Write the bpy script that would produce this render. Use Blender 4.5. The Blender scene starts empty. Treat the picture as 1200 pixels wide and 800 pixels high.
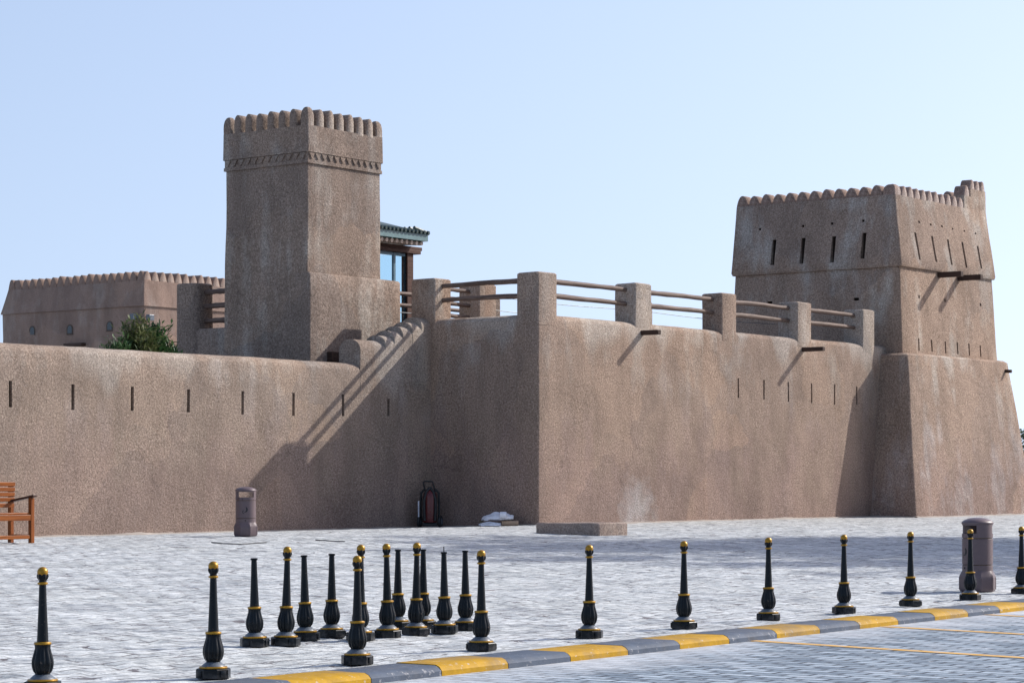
import bpy, bmesh, math, random
from mathutils import Vector, Matrix, noise
R = math.radians
rnd = random.Random(7)
SC = bpy.context.scene
COL = SC.collection
# ---------------------------------------------------------------- survey frame
# world X runs along the fort's long walls, world Y into the fort, Z up. The survey
# helpers turn a sighting (px, py) into a point on a known plane of the place.
F, HZ = 2763.0, 561.0
A = math.atan2(2120.0, F)
SA, CA = math.sin(A), math.cos(A)
CAM = Vector((-42.08, -31.55, 1.05))
def ray(px, py):
    X = (px-600.0)/F; Z = (HZ-py)/F
    return Vector((SA*X+CA, -CA*X+SA, Z))
def on_y(px, py, v):
    r = ray(px, py); z = 0.0
    for _ in range(5):
        vv = v(z) if callable(v) else v
        p = CAM + r*((vv-CAM.y)/r.y); z = p.z
    return p
def on_x(px, py, u):
    r = ray(px, py); z = 0.0
    for _ in range(5):
        uu = u(z) if callable(u) else u
        p = CAM + r*((uu-CAM.x)/r.x); z = p.z
    return p
def on_z(px, py, z):
    r = ray(px, py)
    return CAM + r*((z-CAM.z)/r.z)
def ground_z(v):
    pts = [(-200, -.335), (-19.2, -.335), (-11, -.17), (-2.5, 0.0), (0, .02), (3.1, -.06), (60, -.06)]
    for (a, za), (b, zb) in zip(pts, pts[1:]):
        if v <= b:
            return za+(zb-za)*(v-a)/(b-a)
    return -.06
def on_ground(px, py):
    z = -.1
    for _ in range(30):
        p = on_z(px, py, z); z = ground_z(p.y)
    return p
# ---------------------------------------------------------------- object helpers
def link(o, parent=None):
    COL.objects.link(o)
    if parent: o.parent = parent
    return o
def obj(name, bm, mat, parent=None, local=False, smooth=None):
    if parent is not None and not local:
        bmesh.ops.translate(bm, verts=bm.verts, vec=-Vector(parent['base']))
    bmesh.ops.recalc_face_normals(bm, faces=bm.faces)
    me = bpy.data.meshes.new(name); bm.to_mesh(me); bm.free()
    for m in (mat if isinstance(mat, (list, tuple)) else [mat]): me.materials.append(m)
    if smooth is not None:
        me.polygons.foreach_set('use_smooth', [True]*len(me.polygons))
        me.set_sharp_from_angle(angle=R(smooth))
    return link(bpy.data.objects.new(name, me), parent)
def inst(name, me, parent, loc=(0, 0, 0), rz=0.0, scale=None):
    o = link(bpy.data.objects.new(name, me), parent); o.location = loc; o.rotation_euler.z = rz
    if name == 'merlon': o.scale = (rnd.uniform(.95, 1.0), 1.0, rnd.uniform(.93, 1.05))
    if scale: o.scale = scale
    return o
def tag(o, label, cat, group=None, kind=None):
    o['label'] = label; o['category'] = cat
    if group: o['group'] = group
    if kind: o['kind'] = kind
    return o
def thing(name, label, cat, loc=(0, 0, 0), rz=0.0, group=None):
    o = bpy.data.objects.new(name, None); COL.objects.link(o)
    o.empty_display_size = .2
    o.location = loc; o.rotation_euler.z = rz
    o['base'] = list(loc)
    return tag(o, label, cat, group)
def struct(name, bm, mat, smooth=None):
    o = obj(name, bm, mat, None, smooth=smooth); o['kind'] = 'structure'; return o
def copy_thing(root, loc, rz, label, group=None):
    r = root.copy(); COL.objects.link(r); r.location = loc; r.rotation_euler.z = rz
    r['label'] = label
    if group: r['group'] = group
    for ch in list(root.children):
        c = ch.copy(); COL.objects.link(c); c.parent = r
        for g in ch.children:
            d = g.copy(); COL.objects.link(d); d.parent = c
    return r
# ---------------------------------------------------------------- mesh helpers
def jit(bm, amp, scale, seed=0.0, verts=None):
    for v in (verts or bm.verts):
        p = v.co*scale + Vector((seed, seed*.7, -seed))
        v.co += Vector((noise.noise(p), noise.noise(p+Vector((31, 0, 0))), noise.noise(p+Vector((0, 57, 0)))))*amp
def box(bm, x0, x1, y0, y1, z0, z1, mi=0):
    vs = [bm.verts.new(p) for p in ((x0,y0,z0),(x1,y0,z0),(x1,y1,z0),(x0,y1,z0),(x0,y0,z1),(x1,y0,z1),(x1,y1,z1),(x0,y1,z1))]
    fs = []
    for q in ((3,2,1,0),(4,5,6,7),(0,1,5,4),(1,2,6,5),(2,3,7,6),(3,0,4,7)):
        f = bm.faces.new([vs[i] for i in q]); f.material_index = mi; fs.append(f)
    return vs
def bbox(bm, x0, x1, y0, y1, z0, z1, bev=.01, seg=2):
    t = bmesh.new(); box(t, x0, x1, y0, y1, z0, z1)
    bmesh.ops.bevel(t, geom=t.edges[:], offset=bev, segments=seg, affect='EDGES', profile=.5)
    merge(bm, t)
def merge(bm, t, M=None):
    me = bpy.data.meshes.new('tmp'); t.to_mesh(me); t.free()
    if M: me.transform(M)
    bm.from_mesh(me); bpy.data.meshes.remove(me)
def loft(bm, rings, cap0=True, cap1=True):
    rs = [[bm.verts.new(p) for p in r] for r in rings]
    n = len(rs[0])
    for a, b in zip(rs, rs[1:]):
        for i in range(n):
            j = (i+1) % n
            bm.faces.new((a[i], a[j], b[j], b[i]))
    if cap0: bm.faces.new(rs[0][::-1])
    if cap1: bm.faces.new(rs[-1])
    return rs
def rrect(u0, u1, v0, v1, z, r=.05, step=.5, seg=3, nu=None, nv=None):
    nu = nu or max(1, round((u1-u0)/step)); nv = nv or max(1, round((v1-v0)/step))
    pts = []
    def side(a, b, n):
        for i in range(1, n): pts.append((a[0]+(b[0]-a[0])*i/n, a[1]+(b[1]-a[1])*i/n, z))
    def corner(cx, cy, a0):
        for k in range(seg+1):
            t = a0+math.pi/2*k/seg; pts.append((cx+r*math.cos(t), cy+r*math.sin(t), z))
    corner(u0+r, v0+r, math.pi); side((u0+r, v0), (u1-r, v0), nu)
    corner(u1-r, v0+r, -math.pi/2); side((u1, v0+r), (u1, v1-r), nv)
    corner(u1-r, v1-r, 0); side((u1-r, v1), (u0+r, v1), nu)
    corner(u0+r, v1-r, math.pi/2); side((u0, v1-r), (u0, v0+r), nv)
    return pts
def block(levels, r=.05, step=.5, zstep=.5, amp=.012, seed=0, round_top=None):
    """mud block lofted through (z,u0,u1,v0,v1) levels with eroded corners"""
    L = []
    for a, b in zip(levels, levels[1:]):
        n = max(1, round((b[0]-a[0])/zstep))
        for i in range(n): L.append([a[k]+(b[k]-a[k])*i/n for k in range(5)])
    L.append(list(levels[-1]))
    t = L[-1]
    if round_top:
        ins, h = round_top
        for k in range(1, 6):
            q = math.pi/2*k/5; d = ins*(1-math.cos(q)); L.append([t[0]+h*math.sin(q), t[1]+d, t[2]-d, t[3]+d, t[4]-d])
    a = levels[0]
    nu = max(1, round((a[2]-a[1])/step)); nv = max(1, round((a[4]-a[3])/step))
    bm = bmesh.new()
    loft(bm, [rrect(l[1], l[2], l[3], l[4], l[0], r, step, 3, nu, nv) for l in L])
    if amp: jit(bm, amp, .9, seed); jit(bm, amp*.5, 3.1, seed+9)
    return bm
def frames(pts):
    pts = [Vector(p) for p in pts]; out = []; up = None
    for i, p in enumerate(pts):
        t = (pts[min(i+1, len(pts)-1)]-pts[max(i-1, 0)]).normalized()
        if up is None:
            up = Vector((0, 0, 1)) if abs(t.z) < .9 else Vector((1, 0, 0))
        s = t.cross(up).normalized(); up = s.cross(t).normalized()
        out.append((p, s, up))
    return out
def tube(bm, pts, r, n=10, cap=True, closed=False):
    rings = []
    fr = frames(pts)
    for i, (p, s, u) in enumerate(fr):
        rr = r[i] if isinstance(r, (list, tuple)) else r
        rings.append([p+(s*math.cos(2*math.pi*k/n)+u*math.sin(2*math.pi*k/n))*rr for k in range(n)])
    loft(bm, rings, cap, cap)
def lathe(bm, prof, n=24, rot=0.0, flute=None):
    """prof: list of (r,z); flute(r,z,angle)->r"""
    rings = []
    for (r, z) in prof:
        ring = []
        for k in range(n):
            a = rot+2*math.pi*k/n
            rr = flute(r, z, a) if flute else r
            ring.append((rr*math.cos(a), rr*math.sin(a), z))
        rings.append(ring)
    loft(bm, rings)
def log_rail(name, p0, p1, r, mat, parent, seed):
    p0 = Vector(p0); p1 = Vector(p1); n = max(8, int((p1-p0).length/.22)); pts = []; rr = []
    for i in range(n+1):
        t = i/n; p = p0.lerp(p1, t)
        w = Vector((0, 0, noise.noise(Vector((seed*3.1, t*3.2, 0)))*.016 + .008*math.sin(math.pi*t)))
        w += Vector((noise.noise(Vector((seed, 9, t*3))), noise.noise(Vector((seed, 19, t*3))), 0))*.02
        pts.append(p+w); rr.append(r*(1.08-.2*t+.16*noise.noise(Vector((seed*5, t*7, 3)))))
    bm = bmesh.new(); tube(bm, pts, rr, 10)
    return obj(name, bm, mat, parent, smooth=50)
def cut(o, boxes):
    """real recesses: subtract the boxes (in the object's own space) from its mesh"""
    bm = bmesh.new()
    for b in boxes: box(bm, *b)
    bmesh.ops.recalc_face_normals(bm, faces=bm.faces)
    me = bpy.data.meshes.new('cutter'); bm.to_mesh(me); bm.free()
    c = bpy.data.objects.new('cutter', me); COL.objects.link(c)
    par = o.parent; o.parent = None
    m = o.modifiers.new('cut', 'BOOLEAN'); m.object = c; m.solver = 'EXACT'; m.operation = 'DIFFERENCE'
    dg = bpy.context.evaluated_depsgraph_get(); dg.update()
    new = bpy.data.meshes.new_from_object(o.evaluated_get(dg))
    o.modifiers.clear(); old = o.data; o.data = new; bpy.data.meshes.remove(old)
    bpy.data.objects.remove(c); bpy.data.meshes.remove(me)
    o.parent = par
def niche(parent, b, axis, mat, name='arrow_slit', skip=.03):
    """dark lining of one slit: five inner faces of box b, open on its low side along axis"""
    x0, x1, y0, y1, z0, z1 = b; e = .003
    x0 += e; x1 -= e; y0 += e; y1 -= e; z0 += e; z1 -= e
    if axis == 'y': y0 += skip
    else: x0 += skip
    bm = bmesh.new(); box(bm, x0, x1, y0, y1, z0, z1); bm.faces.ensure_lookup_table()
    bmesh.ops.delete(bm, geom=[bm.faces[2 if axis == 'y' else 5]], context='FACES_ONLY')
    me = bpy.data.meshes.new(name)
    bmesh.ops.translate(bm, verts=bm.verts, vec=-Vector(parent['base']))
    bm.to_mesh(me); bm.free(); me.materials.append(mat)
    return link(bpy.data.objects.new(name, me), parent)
# ---------------------------------------------------------------- materials
class NT:
    def __init__(s, name):
        s.m = bpy.data.materials.new(name); s.m.use_nodes = True
        s.t = s.m.node_tree; s.n = s.t.nodes; s.b = s.n['Principled BSDF']
        s.co = s.n.new('ShaderNodeTexCoord').outputs['Object']
    def l(s, a, b): s.t.links.new(a, b)
    def map(s, sc=(1, 1, 1), rot=(0, 0, 0), src=None):
        n = s.n.new('ShaderNodeMapping'); n.inputs['Scale'].default_value = sc; n.inputs['Rotation'].default_value = rot
        s.l(src or s.co, n.inputs['Vector']); return n.outputs[0]
    def noise(s, scale, detail=4, rough=.6, vec=None, dist=0.0):
        n = s.n.new('ShaderNodeTexNoise'); n.inputs['Scale'].default_value = scale
        n.inputs['Detail'].default_value = detail; n.inputs['Roughness'].default_value = rough; n.inputs['Distortion'].default_value = dist
        s.l(vec or s.co, n.inputs['Vector']); return n.outputs[0]
    def voro(s, scale, vec=None, feature='F1', out='Distance', rand=1.0):
        n = s.n.new('ShaderNodeTexVoronoi'); n.feature = feature; n.inputs['Scale'].default_value = scale
        n.inputs['Randomness'].default_value = rand
        s.l(vec or s.co, n.inputs['Vector']); return n.outputs[out]
    def ramp(s, fac, stops):
        n = s.n.new('ShaderNodeValToRGB'); e = n.color_ramp.elements
        while len(e) < len(stops): e.new(.5)
        for i, (p, c) in enumerate(stops):
            e[i].position = p; e[i].color = (c, c, c, 1) if isinstance(c, (int, float)) else (*c, 1)
        s.l(fac, n.inputs[0]); return n.outputs[0]
    def mix(s, fac, a, b, mode='MIX'):
        n = s.n.new('ShaderNodeMix'); n.data_type = 'RGBA'; n.blend_type = mode
        for k, v in ((0, fac), (6, a), (7, b)):
            if isinstance(v, (int, float)): n.inputs[k].default_value = v if k == 0 else (v, v, v, 1)
            elif isinstance(v, tuple): n.inputs[k].default_value = (*v, 1)
            else: s.l(v, n.inputs[k])
        return n.outputs[2]
    def math(s, op, a, b=0.0):
        n = s.n.new('ShaderNodeMath'); n.operation = op
        for k, v in ((0, a), (1, b)):
            if isinstance(v, (int, float)): n.inputs[k].default_value = v
            else: s.l(v, n.inputs[k])
        return n.outputs[0]
    def sep(s, ax, src=None):
        n = s.n.new('ShaderNodeSeparateXYZ'); s.l(src or s.co, n.inputs[0]); return n.outputs[ax]
    def bump(s, h, strength=.5, dist=.02, prev=None):
        n = s.n.new('ShaderNodeBump'); n.inputs['Strength'].default_value = strength; n.inputs['Distance'].default_value = dist
        s.l(h, n.inputs['Height'])
        if prev: s.l(prev, n.inputs['Normal'])
        return n.outputs[0]
    def done(s, col=None, rough=.8, nrm=None, metal=0.0, spec=.5):
        i = s.b.inputs
        if col is not None:
            if isinstance(col, tuple): i['Base Color'].default_value = (*col, 1)
            else: s.l(col, i['Base Color'])
        if isinstance(rough, (int, float)): i['Roughness'].default_value = rough
        else: s.l(rough, i['Roughness'])
        i['Metallic'].default_value = metal; i['Specular IOR Level'].default_value = spec
        if nrm: s.l(nrm, i['Normal'])
        return s.m
def mud(name, dark, mid, light, red=(.25, .172, .142), redz=3.4, pale=(.405, .372, .33), redamt=.7, paleamt=.6, palez=None, spot=None):
    t = NT(name)
    grain = t.noise(24, 3, .75)
    fine = t.noise(58, 2, .7)
    g = t.math('ADD', t.math('MULTIPLY', grain, .55), t.math('MULTIPLY', fine, .45))
    col = t.ramp(g, [(.34, dark), (.5, mid), (.66, light)])
    blot = t.noise(.55, 5, .6)
    streak = t.noise(1.0, 5, .6, t.map((1.7, 1.7, .34)))
    z = t.sep(2)
    low = t.math('SUBTRACT', 1.0, t.math('DIVIDE', z, redz))
    rf = t.math('ADD', low, t.math('MULTIPLY', t.math('SUBTRACT', streak, .5), 2.0))
    rf = t.math('ADD', rf, t.math('MULTIPLY', t.math('SUBTRACT', blot, .5), 1.6))
    rf = t.ramp(rf, [(.2, 0.0), (.85, redamt)])
    col = t.mix(rf, col, t.mix(1.0, col, tuple(c/m for c, m in zip(red, mid)), 'MULTIPLY'))
    pf = t.ramp(t.math('MULTIPLY', streak, t.math('MULTIPLY', blot, 2.0)), [(.50, 0.0), (.72, paleamt)])
    if palez:                                                       # washed-out patches under the wall top
        zf = t.ramp(t.math('DIVIDE', t.math('SUBTRACT', z, palez[0]), palez[1]-palez[0]), [(0, .12), (.35, .35), (1, 1.0)])
        pf = t.math('MULTIPLY', pf, zf)
        pt = t.ramp(t.math('MULTIPLY', t.noise(.8, 3, .5, t.map((1, 1, .12))), zf), [(.47, 0.0), (.58, paleamt*.8)])
        pf = t.math('MAXIMUM', pf, pt)
    if spot:
        d = t.n.new('ShaderNodeVectorMath'); d.operation = 'DISTANCE'; t.l(t.co, d.inputs[0]); d.inputs[1].default_value = spot[0]
        sf = t.math('SUBTRACT', t.math('SUBTRACT', 1.0, t.math('DIVIDE', d.outputs['Value'], spot[1])), t.math('MULTIPLY', t.math('SUBTRACT', t.noise(3, 4, .6), .5), 1.5))
        pf = t.math('MAXIMUM', pf, t.ramp(sf, [(.1, 0.0), (.8, .85)]))
    col = t.mix(pf, col, t.mix(1.0, col, tuple(c/m for c, m in zip(pale, mid)), 'MULTIPLY'))
    df = t.ramp(t.noise(.9, 5, .65, t.map((1.3, 1.3, .6))), [(.34, .76), (.58, 1.0)])
    col = t.mix(1.0, col, df, 'MULTIPLY')
    wn = t.n.new('ShaderNodeTexNoise'); wn.inputs['Scale'].default_value = 1.1; wn.inputs['Detail'].default_value = 5
    t.l(t.co, wn.inputs['Vector'])
    va = t.n.new('ShaderNodeVectorMath'); va.operation = 'MULTIPLY_ADD'
    t.l(wn.outputs['Color'], va.inputs[0]); va.inputs[1].default_value = (1.1, 1.1, 1.1); t.l(t.co, va.inputs[2])
    rep_ = t.sep(0, t.voro(.42, va.outputs[0], 'F1', 'Color'))
    col = t.mix(1.0, col, t.ramp(rep_, [(0, (.88, .885, .90)), (.5, (1, 1, 1)), (1, (1.10, 1.07, 1.03))]), 'MULTIPLY')
    crk = t.ramp(t.voro(.55, va.outputs[0], 'DISTANCE_TO_EDGE'), [(.0, 1.0), (.010, 0.0)])
    crk = t.math('MULTIPLY', crk, t.ramp(t.noise(.45, 3, .6), [(.52, 0.0), (.62, .35)]))
    col = t.mix(crk, col, tuple(c*.35 for c in dark))
    b = t.bump(t.noise(2.2, 4, .6), .35, .10)
    b = t.bump(g, .7, .03, b)
    return t.done(col, .95, b, spec=.15)
def simple(name, col, rough=.5, metal=0.0, var=.25, vs=6.0, bump=.0, spec=.5):
    t = NT(name)
    n = t.noise(vs, 4, .6)
    c = t.mix(1.0, col, t.ramp(n, [(.3, 1-var), (.7, 1+var*.0)]), 'MULTIPLY')
    rr = t.ramp(t.noise(vs*2.3, 3, .6), [(.3, max(0, rough-.08)), (.7, min(1, rough+.1))])
    return t.done(c, rr, t.bump(t.noise(vs*6, 3, .6), bump, .004) if bump else None, metal, spec)
def wood(name, dark, light, axis, rough=.6, sc=1.0):
    t = NT(name); s = [14*sc]*3; s[axis] = .9*sc
    g = t.noise(1.6, 5, .65, t.map(tuple(s)), .6)
    c = t.ramp(g, [(.32, dark), (.68, light)])
    return t.done(c, rough, t.bump(g, .5, .006), spec=.2)

M = {}
M['mud_warm'] = mud('mud_plaster_warm', (0.1109, 0.0770, 0.0570), (0.2750, 0.2007, 0.1548), (0.4764, 0.3697, 0.2959), redamt=.75, paleamt=.6, palez=(2.2, 4.6), spot=((3.9, 0, .32), 1.0))
M['mud_corner'] = mud('mud_plaster_corner', (0.1110, 0.0775, 0.0575), (0.2752, 0.2019, 0.1564), (0.4765, 0.3719, 0.2989), redamt=.75, paleamt=.6)
M['mud_wall'] = mud('mud_plaster_wall', (0.1127, 0.0819, 0.0621), (0.2699, 0.2059, 0.1622), (0.4674, 0.3740, 0.3033), redamt=.55, paleamt=.5, palez=(1.2, 3.4))
M['mud_tower'] = mud('mud_plaster_tower', (0.0887, 0.0665, 0.0523), (0.2282, 0.1728, 0.1387), (0.4139, 0.3288, 0.2690), redamt=0.0, paleamt=.45)
M['mud_far'] = mud('mud_plaster_far', (0.1830, 0.1190, 0.0930), (0.2489, 0.1751, 0.1395), (0.3220, 0.2381, 0.1927), redamt=0.0, paleamt=.25)
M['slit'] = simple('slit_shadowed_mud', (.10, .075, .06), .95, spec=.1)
M['log'] = wood('weathered_log', (.055, .033, .025), (.20, .145, .118), 0, .65)
M['log_y'] = wood('weathered_log_across', (.055, .033, .025), (.20, .145, .118), 1, .65)
M['beam'] = wood('dark_beam', (.022, .013, .010), (.075, .045, .034), 1, .7)
M['bench'] = wood('oiled_orange_wood', (.14, .036, .007), (.32, .098, .018), 0, .4)
M['bench_v'] = wood('oiled_orange_wood_upright', (.13, .034, .008), (.28, .085, .018), 2, .4)
M['arm'] = wood('dark_arm_wood', (.035, .018, .012), (.09, .04, .025), 1, .4)
M['gold'] = simple('gold_paint', (.38, .20, .012), .34, .45, .3, 30)
def iron_mat():
    t = NT('black_gloss_paint')
    z = t.sep(2); n = t.noise(9, 5, .7); oi = t.n.new('ShaderNodeObjectInfo')
    d = t.math('ADD', t.math('MULTIPLY', z, -3.2), t.math('ADD', n, .02))
    dust = t.ramp(d, [(.40, 0.0), (.72, .45)])
    c = t.mix(dust, (.0035, .0065, .0095), (.15, .14, .135))
    c = t.mix(t.ramp(t.noise(34, 3, .7), [(.66, 0.0), (.71, .7)]), c, (.10, .075, .06))
    return t.done(c, t.ramp(n, [(.35, .22), (.65, .42)]), t.bump(t.noise(40, 3, .6), .15, .003), spec=.18)
M['iron'] = iron_mat()
M['iron_grey'] = simple('worn_grey_paint', (.10, .12, .145), .4, 0, .35, 40)
M['bin'] = simple('mauve_plastic', (.115, .078, .083), .42, 0, .14, 9, .1)
M['bin_in'] = simple('bin_dark_inside', (.02, .016, .016), .8)
M['bin_mark'] = simple('bin_black_print', (.015, .012, .014), .5)
M['bin_band'] = simple('bin_groove_tan', (.17, .115, .06), .6)
M['red'] = simple('red_enamel', (.10, .004, .005), .3)
M['rubber'] = simple('black_rubber', (.012, .012, .013), .6)
M['chrome'] = simple('pale_hose_label', (.6, .62, .68), .4)
M['sack'] = simple('white_sack_cloth', (.78, .78, .82), .8, 0, .15, 14, .5)
M['card'] = simple('tan_cardboard', (.46, .31, .20), .8, 0, .2, 16)
M['card_in'] = simple('roll_core', (.62, .50, .40), .8)
M['brownthing'] = simple('dull_brown_rag', (.10, .075, .04), .9)
M['teal'] = simple('teal_glazed_fascia', (.15, .255, .265), .4, 0, .3, 5)
M['tile'] = simple('dark_green_roof_tile', (.045, .075, .07), .5, 0, .4, 8, .3)
M['rafter'] = wood('pale_rafter_wood', (.40, .28, .20), (.75, .62, .52), 1, .6)
M['redwood'] = wood('red_brown_timber', (.05, .024, .017), (.12, .06, .043), 0, .6)
M['mullion'] = simple('blue_grey_frame', (.10, .19, .24), .4)
M['cable'] = simple('grey_cable', (.12, .13, .14), .5)
M['white_paint'] = simple('white_car_paint', (.75, .76, .78), .2, 0, .05)
M['car_glass'] = simple('dark_car_glass', (.015, .02, .025), .08)
M['spout_cap'] = simple('spout_grey_cap', (.20, .20, .22), .5)
def glass_mat():
    t = NT('pale_blue_glass'); i = t.b.inputs
    i['Base Color'].default_value = (.78, .91, .95, 1); i['Roughness'].default_value = .03; i['IOR'].default_value = 1.05
    i['Transmission Weight'].default_value = 1.0
    return t.m
M['glass'] = glass_mat()
def leaf_mat(name, a, b, c):
    t = NT(name)
    g = t.n.new('ShaderNodeNewGeometry')
    col = t.ramp(g.outputs['Random Per Island'], [(.0, a), (.55, b), (1.0, c)])
    t.b.inputs['Subsurface Weight'].default_value = 0
    tr = t.n.new('ShaderNodeBsdfTranslucent'); t.l(col, tr.inputs['Color'])
    mx = t.n.new('ShaderNodeMixShader'); mx.inputs[0].default_value = .28
    t.done(col, .5, spec=.35)
    t.l(t.b.outputs[0], mx.inputs[1]); t.l(tr.outputs[0], mx.inputs[2])
    t.l(mx.outputs[0], t.n['Material Output'].inputs['Surface'])
    return t.m
M['leaf_olive'] = leaf_mat('olive_leaves', (.045, .065, .02), (.10, .125, .045), (.20, .21, .09))
M['leaf_green'] = leaf_mat('green_leaves', (.02, .055, .018), (.05, .11, .038), (.12, .20, .075))
M['leaf_far'] = leaf_mat('far_leaves', (.025, .045, .02), (.05, .08, .035), (.09, .12, .06))
M['bark'] = simple('brown_bark', (.10, .07, .05), .9, 0, .4, 12, .6)

def paving_mat():
    t = NT('stone_paving')
    wn = t.n.new('ShaderNodeTexNoise'); wn.inputs['Scale'].default_value = 4.0; wn.inputs['Detail'].default_value = 3
    t.l(t.co, wn.inputs['Vector'])
    va = t.n.new('ShaderNodeVectorMath'); va.operation = 'MULTIPLY_ADD'
    t.l(wn.outputs['Color'], va.inputs[0]); va.inputs[1].default_value = (.07, .07, 0); t.l(t.co, va.inputs[2])
    br = t.n.new('ShaderNodeTexBrick'); t.l(va.outputs[0], br.inputs['Vector']); i = br.inputs
    i['Color1'].default_value = (0, 0, 0, 1); i['Color2'].default_value = (1, 1, 1, 1); i['Mortar'].default_value = (.5, .5, .5, 1)
    i['Scale'].default_value = 1.0; i['Brick Width'].default_value = .30; i['Row Height'].default_value = .20; i['Mortar Size'].default_value = .016; i['Mortar Smooth'].default_value = .4
    stone, joint = br.outputs['Color'], br.outputs['Fac']
    big = t.noise(.30, 5, .6); med = t.noise(3.6, 6, .72); fine = t.noise(17, 4, .72)
    chips = t.noise(4.0, 5, .70, None, .5)
    veil = t.noise(1.1, 5, .66)
    col = t.ramp(med, [(.36, (.20, .222, .24)), (.46, (.385, .408, .415)), (.60, (.585, .605, .60))])
    col = t.mix(.28, col, t.mix(1.0, col, t.ramp(stone, [(0, .55), (1, 1.25)]), 'MULTIPLY'))
    col = t.mix(t.ramp(veil, [(.44, 0.0), (.66, .5)]), col, (.625, .645, .645))
    col = t.mix(t.ramp(veil, [(.32, .5), (.46, 0.0)]), col, (.30, .315, .34))
    col = t.mix(t.ramp(big, [(.45, 0.0), (.7, .5)]), col, t.mix(1.0, col, (.95, .945, .90), 'MULTIPLY'))
    col = t.mix(1.0, col, t.ramp(fine, [(.3, .74), (.56, 1.03)]), 'MULTIPLY')
    col = t.mix(t.ramp(t.noise(.8, 5, .7, t.map((1, 1.6, 1))), [(.67, 0.0), (.74, .55)]), col, (.30, .19, .13))
    gaps = t.math('MULTIPLY', joint, t.ramp(t.noise(2.1, 4, .7), [(.42, .3), (.60, .95)]))
    col = t.mix(gaps, col, (.13, .12, .12))
    col = t.mix(t.ramp(chips, [(.595, 0.0), (.63, .9)]), col, (.09, .075, .08))
    h = t.math('ADD', t.math('MULTIPLY', med, .6), t.math('MULTIPLY', chips, -.4))
    h = t.math('ADD', h, t.math('MULTIPLY', joint, -.3))
    b = t.bump(h, 1.0, .05)
    b = t.bump(fine, .7, .010, b)
    return t.done(col, t.ramp(med, [(.3, .6), (.7, .8)]), b, spec=.3)
M['paving'] = paving_mat()
def road_mat(rot):
    t = NT('interlocking_road_bricks')
    br = t.n.new('ShaderNodeTexBrick'); t.l(t.map((1, 1, 1), (0, 0, -rot+math.pi/2)), br.inputs['Vector'])
    i = br.inputs
    i['Color1'].default_value = (.09, .125, .16, 1); i['Color2'].default_value = (.33, .39, .44, 1); i['Mortar'].default_value = (.035, .045, .06, 1)
    i['Scale'].default_value = 1.0; i['Brick Width'].default_value = .30; i['Row Height'].default_value = .16; i['Mortar Size'].default_value = .018
    i['Mortar Smooth'].default_value = .15; i['Bias'].default_value = .1
    col = t.mix(1.0, br.outputs['Color'], t.ramp(t.noise(11, 4, .7), [(.3, .7), (.7, 1.2)]), 'MULTIPLY')
    fl = t.ramp(t.noise(9, 4, .72), [(.62, 0.0), (.70, .75)])
    col = t.mix(fl, col, (.62, .63, .64))
    edge = t.math('SUBTRACT', t.math('MULTIPLY', t.sep(1, t.map((1, 1, 1), (0, 0, -rot))), 1.0), 0.0)
    dust = t.math('ADD', t.noise(.7, 5, .65), t.ramp(t.math('ADD', t.math('MULTIPLY', edge, DUSTK[0]), DUSTK[1]), [(0, 0.0), (1, .35)]))
    col = t.mix(t.ramp(dust, [(.56, 0.0), (.92, .85)]), col, (.50, .51, .52))
    h = t.math('ADD', t.math('MULTIPLY', br.outputs['Fac'], -1.0), t.math('MULTIPLY', t.noise(16, 3, .6), .5))
    return t.done(col, .6, t.bump(h, 1.0, .02), spec=.4)
M['earth'] = simple('sandy_ground', (.34, .30, .265), .95, 0, .3, 1.2)
def kerb_paint(name, col, chip):
    t = NT(name)
    c = t.mix(1.0, col, t.ramp(t.noise(7, 5, .7), [(.3, .72), (.65, 1.06)]), 'MULTIPLY')
    c = t.mix(t.ramp(t.noise(16, 5, .75), [(.60, 0.0), (.66, .8)]), c, chip)
    c = t.mix(t.ramp(t.noise(1.6, 5, .7), [(.48, 0.0), (.68, .5)]), c, (.12, .11, .105))
    return t.done(c, .65, t.bump(t.noise(30, 4, .7), .4, .006), spec=.2)
M['kerb_yellow'] = kerb_paint('kerb_yellow_paint', (.41, .225, .001), (.42, .38, .34))
M['kerb_black'] = kerb_paint('kerb_slate_paint', (.075, .095, .13), (.30, .30, .31))
def line_mat():
    t = NT('worn_yellow_line')
    wear = t.noise(10, 6, .75)
    c = t.mix(t.ramp(wear, [(.50, 0.0), (.68, .85)]), (.56, .31, .05), (.36, .38, .41))
    return t.done(c, .6, t.bump(wear, .4, .006))
M['line'] = line_mat()
def concrete():
    return mud('rough_concrete', (.15, .11, .09), (.29, .225, .19), (.44, .36, .31), redamt=0.0, paleamt=.2)
M['slab'] = concrete()

# ================================================================ GROUND
K0 = on_z(642, 761, -.335); K1 = on_z(1200, 703, -.335)           # rear edge of the kerb
KD = (K1-K0).normalized(); KA = math.atan2(KD.y, KD.x)
KN = Vector((KD.y, -KD.x, 0))                                        # towards the road
KW = abs((on_z(667, 766.5, -.335)-K0).dot(KN))
RZ = -.39
ky = -math.sin(KA)*K0.x+math.cos(KA)*K0.y-KW
DUSTK = (1/1.1, 1-ky/1.1)
M['road'] = road_mat(KA)
bm = bmesh.new()
for q in [((-3000, -3000), (3000, -3000), (3000, 3000), (-3000, 3000))]:
    bm.faces.new([bm.verts.new((x, y, -.75)) for x, y in q])
struct('ground', bm, M['earth'])
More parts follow.
